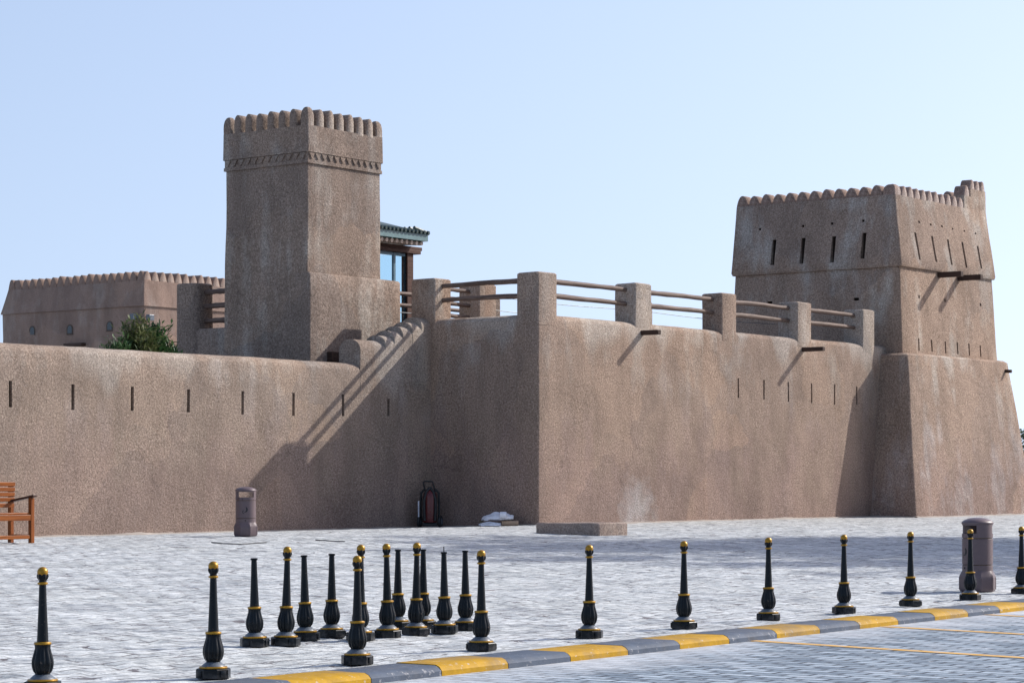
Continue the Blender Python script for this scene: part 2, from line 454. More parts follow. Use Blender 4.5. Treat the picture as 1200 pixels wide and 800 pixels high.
# plaza: one profile swept along X, its near edge following the kerb
def kerb_y(x, off=0.0):
    s = (x-K0.x-KN.x*off)/KD.x
    return K0.y+KN.y*off+KD.y*s
def span(a, b, st):
    n = max(1, int(round((b-a)/st))); return [a+(b-a)*i/n for i in range(n)]
xs = span(-60, -38, 1.0)+span(-38, -8, .13)+span(-8, 14, .22)+span(14, 32, 1.0)+[32+i*6 for i in range(0, 30)]
def stones(x, y):
    w = noise.noise(Vector((x*.8, y*.8, 7)))*.25
    d, pts = noise.voronoi(Vector((x*3.2+w, y*3.6+w, 0)))
    e = min(1.0, (d[1]-d[0])/.22)
    c = pts[0]; hsh = math.sin(c.x*12.9898+c.y*78.233)*43758.5453; hsh -= math.floor(hsh)
    return .009*e*e*(3-2*e)-.009+(hsh-.5)*.012
rows = []; VS = []; FC = []
NV = 190
for x in xs:
    y0 = kerb_y(x); col = []
    for k in range(NV+1):
        y = y0+(4.2-y0)*k/NV
        z = ground_z(y)
        if k > 0:
            z += noise.noise(Vector((x*.35, y*.35, 0)))*.007+noise.noise(Vector((x*1.1, y*1.1, 4)))*.006
            if -38 < x < 14: z += stones(x, y)*min(1, k/3)
        col.append(len(VS)); VS.append((x, y, z))
    for y in (8, 40, 90, 180): col.append(len(VS)); VS.append((x, y, -.06))
    rows.append(col)
for p, q in zip(rows, rows[1:]):
    for i in range(len(p)-1): FC.append((p[i], q[i], q[i+1], p[i+1]))
me = bpy.data.meshes.new('plaza_paving'); me.from_pydata(VS, [], FC); me.materials.append(M['paving'])
me.polygons.foreach_set('use_smooth', [True]*len(me.polygons))
o = link(bpy.data.objects.new('plaza_paving', me)); o['kind'] = 'structure'
# road
bm = bmesh.new()
e0 = K0+KN*(KW-.02)
def kp(s, off, z): p = K0+KD*s+KN*off; return (p.x, p.y, z)
nr = 40
ra = [bm.verts.new(kp(-60+i*88/nr, KW-.02, RZ)) for i in range(nr+1)]
rb = [bm.verts.new(kp(-60+i*88/nr, 60, RZ)) for i in range(nr+1)]
for i in range(nr): bm.faces.new((ra[i], rb[i], rb[i+1], ra[i+1]))
struct('road', bm, M['road'])
# kerb blocks, alternately painted
edges = [434, 516.5, 594.6, 667.5, 735, 795.8, 853.7, 909.5, 960, 1006.7, 1051.8, 1094.7, 1133.7, 1170.8]
def kerb_s(px):                                                     # distance along the kerb of a sighting on its front arris
    r = ray(px, 0); d = Vector((r.x, r.y, 0)); o = K0+KN*KW-CAM
    den = d.x*KD.y-d.y*KD.x
    t = (o.x*KD.y-o.y*KD.x)/den
    return (CAM+d*t-K0).dot(KD)
ss = [kerb_s(p) for p in edges]
pitch = (ss[-1]-ss[0])/(len(ss)-1)
first = ss[0]
print('kerb pitch', pitch, 'width', KW, ss)
bm = bmesh.new()
for k in range(-22, 44):
    s0, s1 = (ss[k], ss[k+1]) if 0 <= k < len(ss)-1 else ((first+k*pitch, first+(k+1)*pitch) if k < 0 else (ss[-1]+(k-len(ss)+1)*pitch, ss[-1]+(k-len(ss)+2)*pitch))
    t = bmesh.new()
    dz = rnd.uniform(-.004, .004)
    prof = [(0.0, -.60), (0.0, -.322+dz), (.02, -.312+dz), (KW-.05, -.312+dz), (KW-.015, -.327+dz), (KW+.008, -.352), (KW+.022, -.60)]
    loft(t, [[kp(s0+.004, o, z) for o, z in prof], [kp((s0+s1)/2, o, z+rnd.uniform(-.002, .002)) for o, z in prof], [kp(s1-.004, o, z) for o, z in prof]])
    for f in t.faces: f.material_index = 0 if k % 2 else 1
    merge(bm, t)
# sighting 434 is yellow -> black, so even blocks are black
struct('kerb', bm, [M['kerb_yellow'], M['kerb_black']], smooth=35)
def strip(p0, p1, w, z):
    d = (p1-p0).normalized(); n = Vector((d.y, -d.x, 0))*w/2
    b = bmesh.new(); N = 12
    for i in range(N):
        a = p0.lerp(p1, i/N); c = p0.lerp(p1, (i+1)/N)
        b.faces.new([b.verts.new((q.x, q.y, z)) for q in (a-n, c-n, c+n, a+n)])
    bmesh.ops.remove_doubles(b, verts=b.verts, dist=1e-4); return b
L1a, L1b = on_z(874, 750, RZ), on_z(1200, 770.5, RZ)
L2a, L2b = on_z(1036, 734, RZ), on_z(1200, 742, RZ)
L3a, L3b = on_z(1157, 720, RZ), on_z(1200, 722.7, RZ)
ldir = (L1b-L1a).normalized()
for a in (L1a, L2a, L3a):
    ln = strip(a, a+ldir*5.0, .14, RZ+.004); struct('parking_line', ln, M['line'])
L2d = None

# ================================================================ BASTION (front terrace block)
T_TOP = 4.60
bast = thing('bastion', 'large mud-plastered terrace block with square posts and log rails on top', 'fort wall', (0, 0, 0))
bm = block([(-.4, 0, 16.5, 0, 3.70), (T_TOP, 0, 16.5, 0, 3.70)], r=.05, step=.45, zstep=.45, amp=.013, seed=3, round_top=(.28, .15))
wall = obj('wall', bm, M['mud_warm'], bast, smooth=40)
slits = []
for px, y0, y1 in ((865, 443, 466), (895.3, 445, 468), (924, 447.5, 470.5), (951, 449, 472), (978, 450, 474), (1004, 452.5, 474)):
    a, b = on_y(px, y0, 0), on_y(px, y1, 0)
    slits.append((a.x-.035, a.x+.035, -.1, .34, b.z, a.z))
cut(wall, slits)
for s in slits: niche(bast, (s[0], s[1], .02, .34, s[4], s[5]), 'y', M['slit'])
POST_Z = 5.68
def post(parent, u0, u1, v0, v1, seed, z1=POST_Z, z0=4.5):
    t = block([(z0, u0, u1, v0, v1), (z1-.03, u0, u1, v0, v1), (z1, u0+.03, u1-.03, v0+.03, v1-.03)], r=.035, step=.3, zstep=.35, amp=.012, seed=seed)
    return obj('post', t, M['mud_warm'], parent, smooth=40)
fp = []
for (xl, xr, y) in ((632, 653, 318), (744.5, 763.7, 330), (846, 863, 340), (934.5, 950.7, 353), (1011, 1023.7, 362)):
    fp.append((on_y(xl, y, 0).x, on_y(xr, y, 0).x))
print('front posts', fp)
fp[4] = (fp[4][0], fp[4][0]+.66)
for k, (a, b) in enumerate(fp):
    post(bast, a if k else -.006, b, -.006, .60, 11+k)
post(bast, -.012, .60, 2.97, 3.69, 21)                               # left rear corner of the terrace
rp = on_y(562, 336, 3.08).x
post(bast, rp, rp+.66, 3.08, 3.715, 22)
post(bast, 8.45, 9.1, 3.08, 3.715, 23)
rz1 = on_y(654, 331, .3).z; rz2 = on_y(654, 348, .3).z
for k in range(4):
    for j, z in enumerate((rz1, rz2)):
        log_rail('rail', (fp[k][1]-.05, .28, z), (fp[k+1][0]+.12, .28, z), .060, M['log'], bast, 1+k*2+j)
lz1 = on_x(560, 332.6, .3).z; lz2 = on_x(560, 349.6, .3).z
for j, z in enumerate((lz1, lz2)):
    log_rail('rail', (.28, .55, z), (.28, 3.05, z), .060, M['log_y'], bast, 31+j)
for j, z in enumerate((rz1-.02, rz2-.02, rz2-.30)):
    log_rail('rail', (.5, 3.4, z), (rp+.1, 3.4, z), .05, M['log'], bast, 41+j)
for j, z in enumerate((rz1-.06, rz2-.06)):
    for (a, b) in ((rp+.6, 8.5), (9.05, 15.9)):
        t = bmesh.new(); tube(t, [(a+(b-a)*i/8, 3.4, z-.05*math.sin(math.pi*i/8)) for i in range(9)], .009, 6)
        obj('cable', t, M['cable'], bast)
def spout(parent, px0, py0, px1, vface, seed, w=.13, h=.11, cap=True):
    a = on_y(px0, py0, vface)
    r = ray(px1, py0); L = 0.0
    k = r.x/r.y; # length along -Y so that the tip reaches the sighting
    # solve (CAM.x + t*r.x) = a.x
    t = (a.x-CAM.x)/r.x; tip = CAM+r*t; L = a.y-tip.y
    b = bmesh.new(); bbox(b, a.x-w/2, a.x+w/2, a.y-L, a.y+.25, a.z-h/2, a.z+h/2, .012)
    o = obj('waterspout', b, M['beam'], parent)
    if cap:
        b = bmesh.new(); box(b, a.x-w/2+.02, a.x+w/2-.02, a.y-L-.012, a.y-L+.01, a.z-h/2+.015, a.z+h/2-.015)
        obj('spout_cap', b, M['spout_cap'], o, local=False) if False else b.free()
    print('spout', L)
    return o
spout(bast, 752.5, 390, 773, 0, 1)
spout(bast, 941, 409.5, 965.5, 0, 2)

# ================================================================ CURTAIN WALL with stepped stair parapet
CV = 3.107
cur = thing('curtain_wall', 'long low mud wall with rounded top, arrow slits and stepped end', 'wall', (-12, CV, 0))
def barrel(v0, v1, zs, h, z0, n=9):
    """closed section (v,z): front, half-elliptic top, back"""
    c = (v0+v1)/2; a = (v1-v0)/2
    s = [(v0, z0+(zs-z0)*i/9) for i in range(10)]
    s += [(c-a*math.cos(math.pi*k/n), zs+h*math.sin(math.pi*k/n)) for k in range(1, n)]
    s += [(v1, zs-(zs-z0)*i/9) for i in range(10)]
    return s
ztop = on_y(200, 414.5, CV+.1).z+.02
bm = bmesh.new()
sec = barrel(CV, CV+.62, ztop-.16, .18, -.5)
us = [-30+i*.4 for i in range(76)]
us = [u for u in us if u < .02]+[.04]
loft(bm, [[(u, v, z) for v, z in sec] for u in us])
jit(bm, .013, .8, 5); jit(bm, .008, 2.7, 8)
wall = obj('wall', bm, M['mud_wall'], cur, smooth=40)
slits = []
for px, y0, y1 in ((-60, 443, 475), (12.5, 446, 477), (85.5, 450, 480), (155, 453, 481), (221, 456, 483), (284.5, 458, 485.5), (344, 460, 487), (402, 462, 487.5), (455.5, 463, 487)):
    a, b = on_y(px, y0, CV), on_y(px, y1, CV)
    slits.append((a.x-.04, a.x+.04, CV-.1, CV+.36, b.z, a.z))
me0 = wall.data
bs = Vector(cur['base'])
cut(wall, [(s[0]-bs.x, s[1]-bs.x, s[2]-bs.y, s[3]-bs.y, s[4], s[5]) for s in slits])
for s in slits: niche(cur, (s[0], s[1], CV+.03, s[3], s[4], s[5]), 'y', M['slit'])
steps = [(422, 397.5), (451.7, 393), (462.5, 387.5), (472.5, 382.5), (483.3, 377.5), (494, 372)]
su = [on_y(px, 400, CV).x for px, _ in steps]+[.03]
sz = [on_y(px-8, py, CV+.3).z for px, py in steps]
print('steps', su, sz, 'curtain top', ztop)
for k in range(6):
    bm = bmesh.new()
    h = .24 if k == 0 else .22
    sec = barrel(CV-.006, CV+.626, sz[k]-h, h, ztop-.75, 12)
    n = max(2, int((su[k+1]-su[k])/.15)); L = su[k+1]-su[k]+(.12 if k < 5 else 0)
    loft(bm, [[(su[k]+L*i/n, v, z) for v, z in sec] for i in range(n+1)])
    jit(bm, .008, 2.0, 14+k)
    obj('parapet_step', bm, M['mud_wall'], cur, smooth=40)

def drift(pts, seed):
    b = bmesh.new(); prev = None
    P_ = []
    for (a, c) in zip(pts, pts[1:]):
        n = max(2, int((Vector(c)-Vector(a)).length/.12))
        P_ += [Vector(a).lerp(Vector(c), i/n) for i in range(n)]
    P_.append(Vector(pts[-1]))
    for i, p in enumerate(P_):
        d = (P_[min(i+1, len(P_)-1)]-P_[max(i-1, 0)]).normalized(); nn = Vector((d.y, -d.x))
        w = .10+.16*max(0, noise.noise(Vector((p.x*.9, p.y*.9, seed))))+.10*max(-.5, noise.noise(Vector((p.x*4, p.y*4, seed+3))))
        h = .03+.06*max(0, noise.noise(Vector((p.x*.7+5, p.y*.7, seed))))+.02*noise.noise(Vector((p.x*6, p.y*6, seed)))
        q = p+nn*w; m = p+nn*w*.45; k = p-nn*.06
        cur_ = [b.verts.new((k.x, k.y, ground_z(p.y)+h)), b.verts.new((m.x, m.y, ground_z(m.y)+h*.5)), b.verts.new((q.x, q.y, ground_z(q.y)-.012))]
        if prev:
            for j in (0, 1): b.faces.new((prev[j], cur_[j], cur_[j+1], prev[j+1]))
        prev = cur_
    struct('sand_drift', b, M['earth'], smooth=60)
drift([(-29, CV), (0, CV)], 1); drift([(0, CV), (0, 0)], 2); drift([(0, 0), (15.2, 0)], 3); drift([(15.17, 0), (15.17, -1.38)], 4); drift([(15.2, -1.40), (22.7, -1.40)], 5)

# ================================================================ MERLONS
def merlon_mesh(name, w, h, th, point=.0, mat=None, r=.02):
    """rounded or ogive tooth standing on z=0 (embedded .05), face along X, thickness along Y"""
    prof = []
    n = 14
    side = h*.38 if point < .5 else h*.10
    for k in range(n+1):
        t = math.pi*k/n
        x = -w/2*math.cos(t)
        s = math.sin(t)
        q = abs(2*x/w)
        prof.append((x, side+(h-side)*(s**.75 if point < .5 else 1-q**2.25)))
    prof = [(-w/2, -.06)]+prof+[(w/2, -.06)]
    bm = bmesh.new()
    cx = 0; cz = h*.4
    def ring(y, ins):
        return [(x*(1-ins/(w/2)), y, z if z < 0 else z-(ins if z > h*.5 else ins*.5)) for x, z in prof]
    loft(bm, [ring(-th/2, r), ring(-th/2+r, 0), ring(0, 0), ring(th/2-r, 0), ring(th/2, r)])
    jit(bm, .008, 4.0, w*50)
    bmesh.ops.recalc_face_normals(bm, faces=bm.faces)
    me = bpy.data.meshes.new(name); bm.to_mesh(me); bm.free(); me.materials.append(mat)
    me.polygons.foreach_set('use_smooth', [True]*len(me.polygons)); me.set_sharp_from_angle(angle=R(50))
    return me

def corner_tooth(wx, wy, h, mat):
    rings = []
    for z, k in ((-.06, 1), (0, 1), (.35*h, 1), (.6*h, .93), (.8*h, .78), (.93*h, .55), (.985*h, .34), (h, .12)):
        rings.append(rrect(-wx/2*k, wx/2*k, -wy/2*k, wy/2*k, z, .035*k, 9, 3, 1, 1))
    bm = bmesh.new(); loft(bm, rings); jit(bm, .008, 4.0, 3)
    bmesh.ops.recalc_face_normals(bm, faces=bm.faces)
    me = bpy.data.meshes.new('merlon'); bm.to_mesh(me); bm.free(); me.materials.append(mat)
    me.polygons.foreach_set('use_smooth', [True]*len(me.polygons)); me.set_sharp_from_angle(angle=R(50))
    return me
# ================================================================ SQUARE TOWER (left)
tw = thing('square_tower', 'tall narrow square tower with zigzag band and toothed parapet behind low wall', 'tower', (-2.62, 4.55, 0))
TV, TU0, TU1, TV1 = 4.55, -2.62, -.10, 7.13
obj('shaft', block([(-.4, TU0-.06, TU1+.06, TV-.02, TV1+.06), (8.26, TU0, TU1, TV, TV1)], r=.04, step=.4, zstep=.45, amp=.016, seed=40), M['mud_tower'], tw, smooth=40)
obj('plinth', block([(-.4, -2.70, .52, 4.42, 4.91), (5.68, -2.66, .52, 4.45, 4.91), (5.72, -2.63, .49, 4.48, 4.90)], r=.03, step=.4, zstep=.45, amp=.012, seed=41), M['mud_tower'], tw, smooth=40)
zb0, zb1, zt = on_y(362, 190.5, TV).z, on_y(362, 178, TV).z, on_y(362.4, 126, TV).z
zg = zt-.40
print('tower', zb0, zb1, zt)
# fillets and the raised zigzag
e = .035
bm = bmesh.new()
for (z0, z1, d) in ((zb0-.01, zb0+.065, .035), (zb0+.065, zb1+.01, .018)):
    t = block([(z0, TU0-d, TU1+d, TV-d, TV1+d), (z1, TU0-d, TU1+d, TV-d, TV1+d)], r=.02, step=.6, zstep=.3, amp=.003, seed=50)
    merge(bm, t)
obj('moulding', bm, M['mud_tower'], tw, smooth=40)
bm = bmesh.new()
def tri(a, b, c, nrm, th):
    n = Vector(nrm)*th
    f = [bm.verts.new(Vector(p)+n) for p in (a, b, c)]; g = [bm.verts.new(p) for p in (a, b, c)]
    bm.faces.new(f)
    for i in range(3): j = (i+1) % 3; bm.faces.new((g[i], g[j], f[j], f[i]))
NZ = 12; za, zb = zb0+.085, zb1-.015
for k in range(NZ):
    w = (TU1-TU0)/NZ; x = TU0+k*w
    tri((x+.012, TV-.019, zb), (x+w-.012, TV-.019, zb), (x+w/2, TV-.019, za), (0, -1, 0), .028)
    w = (TV1-TV)/NZ; y = TV+k*w
    tri((TU0-.019, y+.012, zb), (TU0-.019, y+w-.012, zb), (TU0-.019, y+w/2, za), (-1, 0, 0), .028)
obj('zigzag_band', bm, M['mud_tower'], tw)
PE = .055
obj('parapet', block([(zb1, TU0-PE, TU1+PE, TV-PE, TV1+PE), (zg, TU0-PE+.01, TU1+PE-.01, TV-PE+.01, TV1+PE-.01)], r=.04, step=.4, zstep=.3, amp=.008, seed=42), M['mud_tower'], tw, smooth=40)
N8 = 8; pw = (TU1-TU0+2*PE-.02)/N8
mer = merlon_mesh('merlon', pw*.68, .40, .34, 0, M['mud_tower'])
pv = (TV1-TV+2*PE-.02)/N8
b0 = Vector(tw['base'])
for k in range(N8):
    f = k/(N8-1)
    x = TU0-PE+.013+pw*.34+(TU1-TU0+2*PE-.026-pw*.68)*f
    for y in (TV-PE+.014+.17, TV1+PE-.014-.17) if 0 < k < N8-1 else ():
        inst('merlon', mer, tw, (x-b0.x, y-b0.y, zg))
    if 0 < k < N8-1 or True:
        y = TV-PE+.013+pv*.34+(TV1-TV+2*PE-.026-pv*.68)*f
        if 0 < k < N8-1:
            for xx in (TU0-PE+.014+.17, TU1+PE-.014-.17):
                inst('merlon', mer, tw, (xx-b0.x, y-b0.y, zg), math.pi/2)
ctm = corner_tooth(pw*.72, pv*.72, .41, M['mud_tower'])
for x in (TU0-PE+.013+pw*.36, TU1+PE-.013-pw*.36):
    for y in (TV-PE+.013+pv*.36, TV1+PE-.013-pv*.36): inst('merlon', ctm, tw, (x-b0.x, y-b0.y, zg))
bb = on_y(391, 417, 4.42)
bm = bmesh.new(); bbox(bm, bb.x-.2, bb.x+.2, 4.30, 4.5, bb.z-.13, bb.z+.09, .01)
obj('timber_block', bm, M['beam'], tw)

# ================================================================ WALKWAY behind the tower
wk = thing('walkway_wall', 'short shaded walkway wall with thick post and three log rails beside the tower', 'wall', (-2.6, 8.1, 0))
WV = 8.1
wu0 = on_y(229.9, 340, WV).x; wu1 = on_y(253, 340, WV).x
wv1 = on_x(203.8, 340, wu0).y
wzt = on_y(229.9, 331, WV).z; wzl = on_x(255, 384, wu0+.08).z
print('walk', wu0, wu1, wv1, wzt, wzl)
t = block([(-.3, wu0, wu1, WV, wv1), (wzt-.03, wu0, wu1, WV, wv1), (wzt, wu0+.03, wu1-.03, WV+.03, wv1-.03)], r=.16, step=.3, zstep=.5, amp=.012, seed=60)
obj('post', t, M['mud_tower'], wk, smooth=40)
t = block([(-.3, wu0+.07, wu0+.6, TV1+.03, WV+.1), (wzl-.05, wu0+.07, wu0+.6, TV1+.03, WV+.1), (wzl, wu0+.10, wu0+.57, TV1+.03, WV+.1)], r=.03, step=.3, zstep=.5, amp=.008, seed=61)
obj('wall', t, M['mud_tower'], wk, smooth=40)
for j, py in enumerate((342, 358.5, 376)):
    z = on_x(250, py, wu0+.32).z
    log_rail('rail', (wu0+.32, TV1-.05, z), (wu0+.32, WV+.1, z), .065, M['log_y'], wk, 70+j)
t = block([(-.3, .6, 1.2, WV+.2, WV+.9), (wzt, .6, 1.2, WV+.2, WV+.9)], r=.05, step=.3, zstep=.5, amp=.01, seed=62)
obj('post', t, M['mud_tower'], wk, smooth=40)
for j, py in enumerate((347, 363.5)):
    z = on_x(258, py, .0).z
    log_rail('rail', (-2.0, WV+.5, z), (.7, WV+.5, z), .05, M['log'], wk, 75+j)
# rails between terrace post and the tower plinth
rg = thing('stair_railing', 'short stretch of weathered log rails glimpsed between tower plinth and terrace post', 'railing', (.62, 5.3, 4.6))
for j, py in enumerate((345, 358.5, 367)):
    z = on_y(478, py, 5.3).z
    log_rail('rail', (.45, 5.3, z), (4.6, 5.3, z), .05 if j < 2 else .012, M['log'] if j < 2 else M['cable'], rg, 80+j)
t = block([(-.3, 4.5, 5.1, 5.0, 5.6), (POST_Z-.1, 4.5, 5.1, 5.0, 5.6)], r=.05, step=.3, zstep=.5, amp=.01, seed=63)
obj('post', t, M['mud_tower'], rg, smooth=40)

# ================================================================ GLASS PAVILION
PV = 9.4
pr = on_y(501, 275, PV-.45)
cx0, cx1 = on_y(477.5, 300, PV).x, on_y(484.5, 300, PV).x
ez = on_y(486, 279, PV-.45).z
pav = thing('glass_pavilion', 'glass-walled timber pavilion with teal-edged tiled roof behind the tower', 'pavilion', (0, PV, 3.4))
PX0 = on_y(400, 300, PV).x
def bx(name, m, *a, bev=.01, parent=None, **k):
    b = bmesh.new(); bbox(b, *a, bev); return obj(name, b, m, parent or pav)
PD = 2.6
rx = pr.x
for (x0, x1) in ((cx0, cx1), (PX0, PX0+.22)):
    for y in (PV, PV+PD): bx('column', M['redwood'], x0, x1, y-.0, y+.22, 3.2, ez-.255)
bx('beam', M['redwood'], PX0, cx1+.35, PV-.02, PV+.16, ez-.26, ez-.165)
bx('beam', M['redwood'], PX0, cx1+.25, PV-.06, PV+.2, ez-.36, ez-.262)
bx('beam', M['redwood'], cx1-.2, cx1-.02, PV+.2, PV+PD+.3, ez-.26, ez-.165)
for k in range(26):
    x = rx-.18-k*.205
    if x < PX0: break
    b = bmesh.new(); tube(b, [(x, PV-.40, ez-.115), (x, PV+1.0, ez-.02)], .055, 10); obj('rafter', b, M['rafter'], pav, smooth=40)
# fascia and hipped tile roof
b = bmesh.new()
box(b, PX0-.4, rx, PV-.47, PV-.41, ez-.05, ez+.15); box(b, rx-.06, rx+.002, PV-.405, PV+PD+.4, ez-.05, ez+.15)
obj('fascia', b, M['teal'], pav)
b = bmesh.new()
x0, x1, y0, y1 = PX0-.45, rx+.05, PV-.52, PV+PD+.5
q = [b.verts.new(p) for p in ((x0, y0, ez+.153), (x1, y0, ez+.153), (x1, y1, ez+.153), (x0, y1, ez+.153), (x0+1.5, (y0+y1)/2, ez+.75), (x1-1.9, (y0+y1)/2, ez+.75))]
for f in ((0, 1, 5, 4), (1, 2, 5), (2, 3, 4, 5), (3, 0, 4), (3, 2, 1, 0)): b.faces.new([q[i] for i in f])
rf = obj('roof', b, M['tile'], pav)
b = bmesh.new()
for k in range(30):
    x = x1-.08-k*.16
    if x < x0: break
    tube(b, [(x, y0-.01, ez+.17), (x-.1, y0+.6, ez+.29)], .05, 8)
for k in range(24):
    y = y0+.08+k*.17
    tube(b, [(x1+.01, y, ez+.17), (x1-.6, y, ez+.28)], .05, 8)
obj('tile_row', b, M['tile'], rf, smooth=40) if False else None
me = bpy.data.meshes.new('tile_edge'); b2 = b; bmesh.ops.translate(b2, verts=b2.verts, vec=-Vector(pav['base'])); b2.to_mesh(me); b2.free(); me.materials.append(M['tile'])
link(bpy.data.objects.new('tile_edge', me), pav)
mxl = [on_y(460.5, 300, PV+.1).x, on_y(430, 300, PV+.1).x, on_y(474.5, 300, PV+.1).x]
for x in mxl: bx('mullion', M['mullion'] if x != mxl[2] else M['iron'], x-.045, x+.045, PV+.04, PV+.11, 3.2, ez-.365, bev=.005)
bx('transom', M['mullion'], PX0+.2, cx0, PV+.05, PV+.10, ez-.45, ez-.368, bev=.005)
bx('pane', M['glass'], PX0+.22, cx0-.01, PV+.06, PV+.09, 3.2, ez-.455, bev=.002)
bx('pane', M['glass'], cx0+.06, cx0+.09, PV+.25, PV+PD, 3.2, ez-.36, bev=.002)
bx('floor', M['mud_tower'], PX0-.2, cx1+.3, PV-.2, PV+PD+.3, -.3, 3.2, bev=.02)

# ================================================================ CORNER TOWER (right)
ct = thing('corner_tower', 'massive square corner tower on a battered base with pointed teeth along its parapet', 'tower', (15.2, -1.38, 0))
PZ = 4.50; SZ = 6.96; GZ = 8.98
pl = obj('plinth', block([(-.4, 15.15, 22.75, -1.43, 6.2), (0.0, 15.2, 22.7, -1.38, 6.2), (PZ-.04, 15.76, 22.02, -.82, 5.7), (PZ+.02, 15.84, 21.94, -.72, 5.6)], r=.06, step=.5, zstep=.5, amp=.018, seed=90), M['mud_corner'], ct, smooth=40)
sh = obj('shaft', block([(PZ-.3, 16.08, 22.06, -.50, 5.12), (PZ, 16.1, 22.05, -.48, 5.10), (SZ+.02, 16.26, 21.98, -.32, 5.04)], r=.05, step=.5, zstep=.5, amp=.014, seed=91), M['mud_corner'], ct, smooth=40)
pp = obj('parapet', block([(SZ-.02, 16.20, 22.04, -.38, 5.10), (SZ+.05, 16.17, 22.05, -.41, 5.13), (GZ, 16.53, 22.2, -.03, 5.17)], r=.05, step=.5, zstep=.4, amp=.014, seed=92), M['mud_corner'], ct, smooth=40)
cb = Vector(ct['base'])
def lerpz(z, z0, a, z1, b): return a+(b-a)*(z-z0)/(z1-z0)
pu = lambda z: lerpz(z, SZ, 16.17, GZ, 16.53)
pvf = lambda z: lerpz(z, SZ, -.41, GZ, -.03)
su_ = lambda z: lerpz(z, PZ, 16.1, SZ, 16.26)
sv_ = lambda z: lerpz(z, PZ, -.48, SZ, -.32)
def holes(target, items, axis, face, depth=.34, w=.04, parent=ct, name='arrow_slit'):
    bxs = []
    for (px, y0, y1, hw) in items:
        f = on_y if axis == 'y' else on_x
        a, b = f(px, y0, face), f(px, y1, face)
        zc = (a.z+b.z)/2; fz = face(zc) if callable(face) else face
        hi = max(fz, face(a.z) if callable(face) else face)
        lo = min(fz, face(b.z) if callable(face) else face)
        if axis == 'y':
            x = (a.x+b.x)/2; bxs.append((x-hw, x+hw, lo-.15, hi+depth, b.z, a.z, hi))
        else:
            y = (a.y+b.y)/2; bxs.append((lo-.15, hi+depth, y-hw, y+hw, b.z, a.z, hi))
    return bxs
def punch(target, bxs_y, bxs_x, parent, mat=None):
    base = Vector(parent['base'])
    cut(target, [(b[0]-base.x, b[1]-base.x, b[2]-base.y, b[3]-base.y, b[4]-base.z, b[5]-base.z) for b in bxs_y+bxs_x])
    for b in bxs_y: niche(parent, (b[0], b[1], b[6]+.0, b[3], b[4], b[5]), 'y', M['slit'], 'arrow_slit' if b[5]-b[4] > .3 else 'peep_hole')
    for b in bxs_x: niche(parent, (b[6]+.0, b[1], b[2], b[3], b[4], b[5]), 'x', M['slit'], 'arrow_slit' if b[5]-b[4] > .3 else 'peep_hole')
X = [(906.4, 281, 310.6, .065), (940.3, 279, 309, .065), (976.2, 277, 307.6, .065), (1012, 273, 303, .065)]
X += [(890.6, 267.3, 270, .04), (941, 263.6, 266.4, .04), (975, 260.6, 263.4, .04), (1011.7, 257.3, 260.2, .04)]
Y = [(1075, 273, 304, .055), (1094.5, 277, 306.6, .055), (1113, 281, 310, .055), (1130, 284, 313.3, .055), (1147.7, 288.8, 314.6, .055)]
Y += [(1077, 258.8, 261.5, .05), (1090.4, 262, 264.4, .05), (1103.5, 264, 266.4, .05), (1116, 267, 269, .04), (1130, 269.6, 271.6, .05), (1143.4, 272.6, 274.6, .05)]
punch(pp, holes(pp, Y, 'y', pvf), holes(pp, X, 'x', pu), ct)
Y = [(1077, 345.7, 349.3, .05), (1107.6, 350.2, 353.8, .05), (1149, 355.3, 358.7, .05)]
Y += [(1076.7, 396.4, 411, .04), (1092, 398, 411.6, .04), (1108, 400, 414, .04), (1122, 401, 415, .04), (1135.8, 402.5, 416.6, .04), (1149, 404.5, 418, .04)]
X = [(1003.5, 348.8, 352.2, .08), (902, 353, 356.3, .08)]
punch(sh, holes(sh, Y, 'y', sv_), holes(sh, X, 'x', su_), ct)
for (a, py, b) in ((1101, 322.3, 1127.5), (1124.5, 326, 1150.5)):
    spout(ct, a, py, b, -.36, 5, w=.16, h=.15, cap=False)
bm = bmesh.new(); p = on_y(1178.5, 434, -.85); tube(bm, [(p.x-.03, -.5, p.z), (p.x-.03, -1.05, p.z-.03)], .05, 10); obj('drain_pipe', bm, M['beam'], ct)
# teeth
U0, U1, V0, V1 = 16.53, 22.2, -.03, 5.17
NL = 13; pitchv = (V1-V0)/NL
mv = merlon_mesh('merlon', pitchv*.97, .30, .36, 1, M['mud_corner'])
for k in range(NL):
    y = V0+pitchv*(k+.5)
    if k: inst('merlon', mv, ct, (U0+.012+.18-cb.x, y-cb.y, GZ), math.pi/2)
URB = 20.75
for k in range(NL):
    y = V0+pitchv*(k+.5)
    if y > 1.4: inst('merlon', mv, ct, (U1-.012-.18-cb.x, y-cb.y, GZ+.16), math.pi/2)
NU = 11; u_a = U0+.0; pitchu = (URB-u_a)/NU
mu = merlon_mesh('merlon', pitchu*.93, .30, .36, 1, M['mud_corner'])
for k in range(NU):
    if k: inst('merlon', mu, ct, (u_a+pitchu*(k+.5)-cb.x, V0+.012+.18-cb.y, GZ))
mc = corner_tooth(pitchu*.95, pitchv*.97, .30, M['mud_corner'])
inst('merlon', mc, ct, (U0+.012+pitchu*.475-cb.x, V0+.012+pitchv*.485-cb.y, GZ))
for k in range(14):
    x = U0+pitchu*(k+.5)
    if k and x < U1-.3: inst('merlon', mu, ct, (x-cb.x, V1-.012-.18-cb.y, GZ))
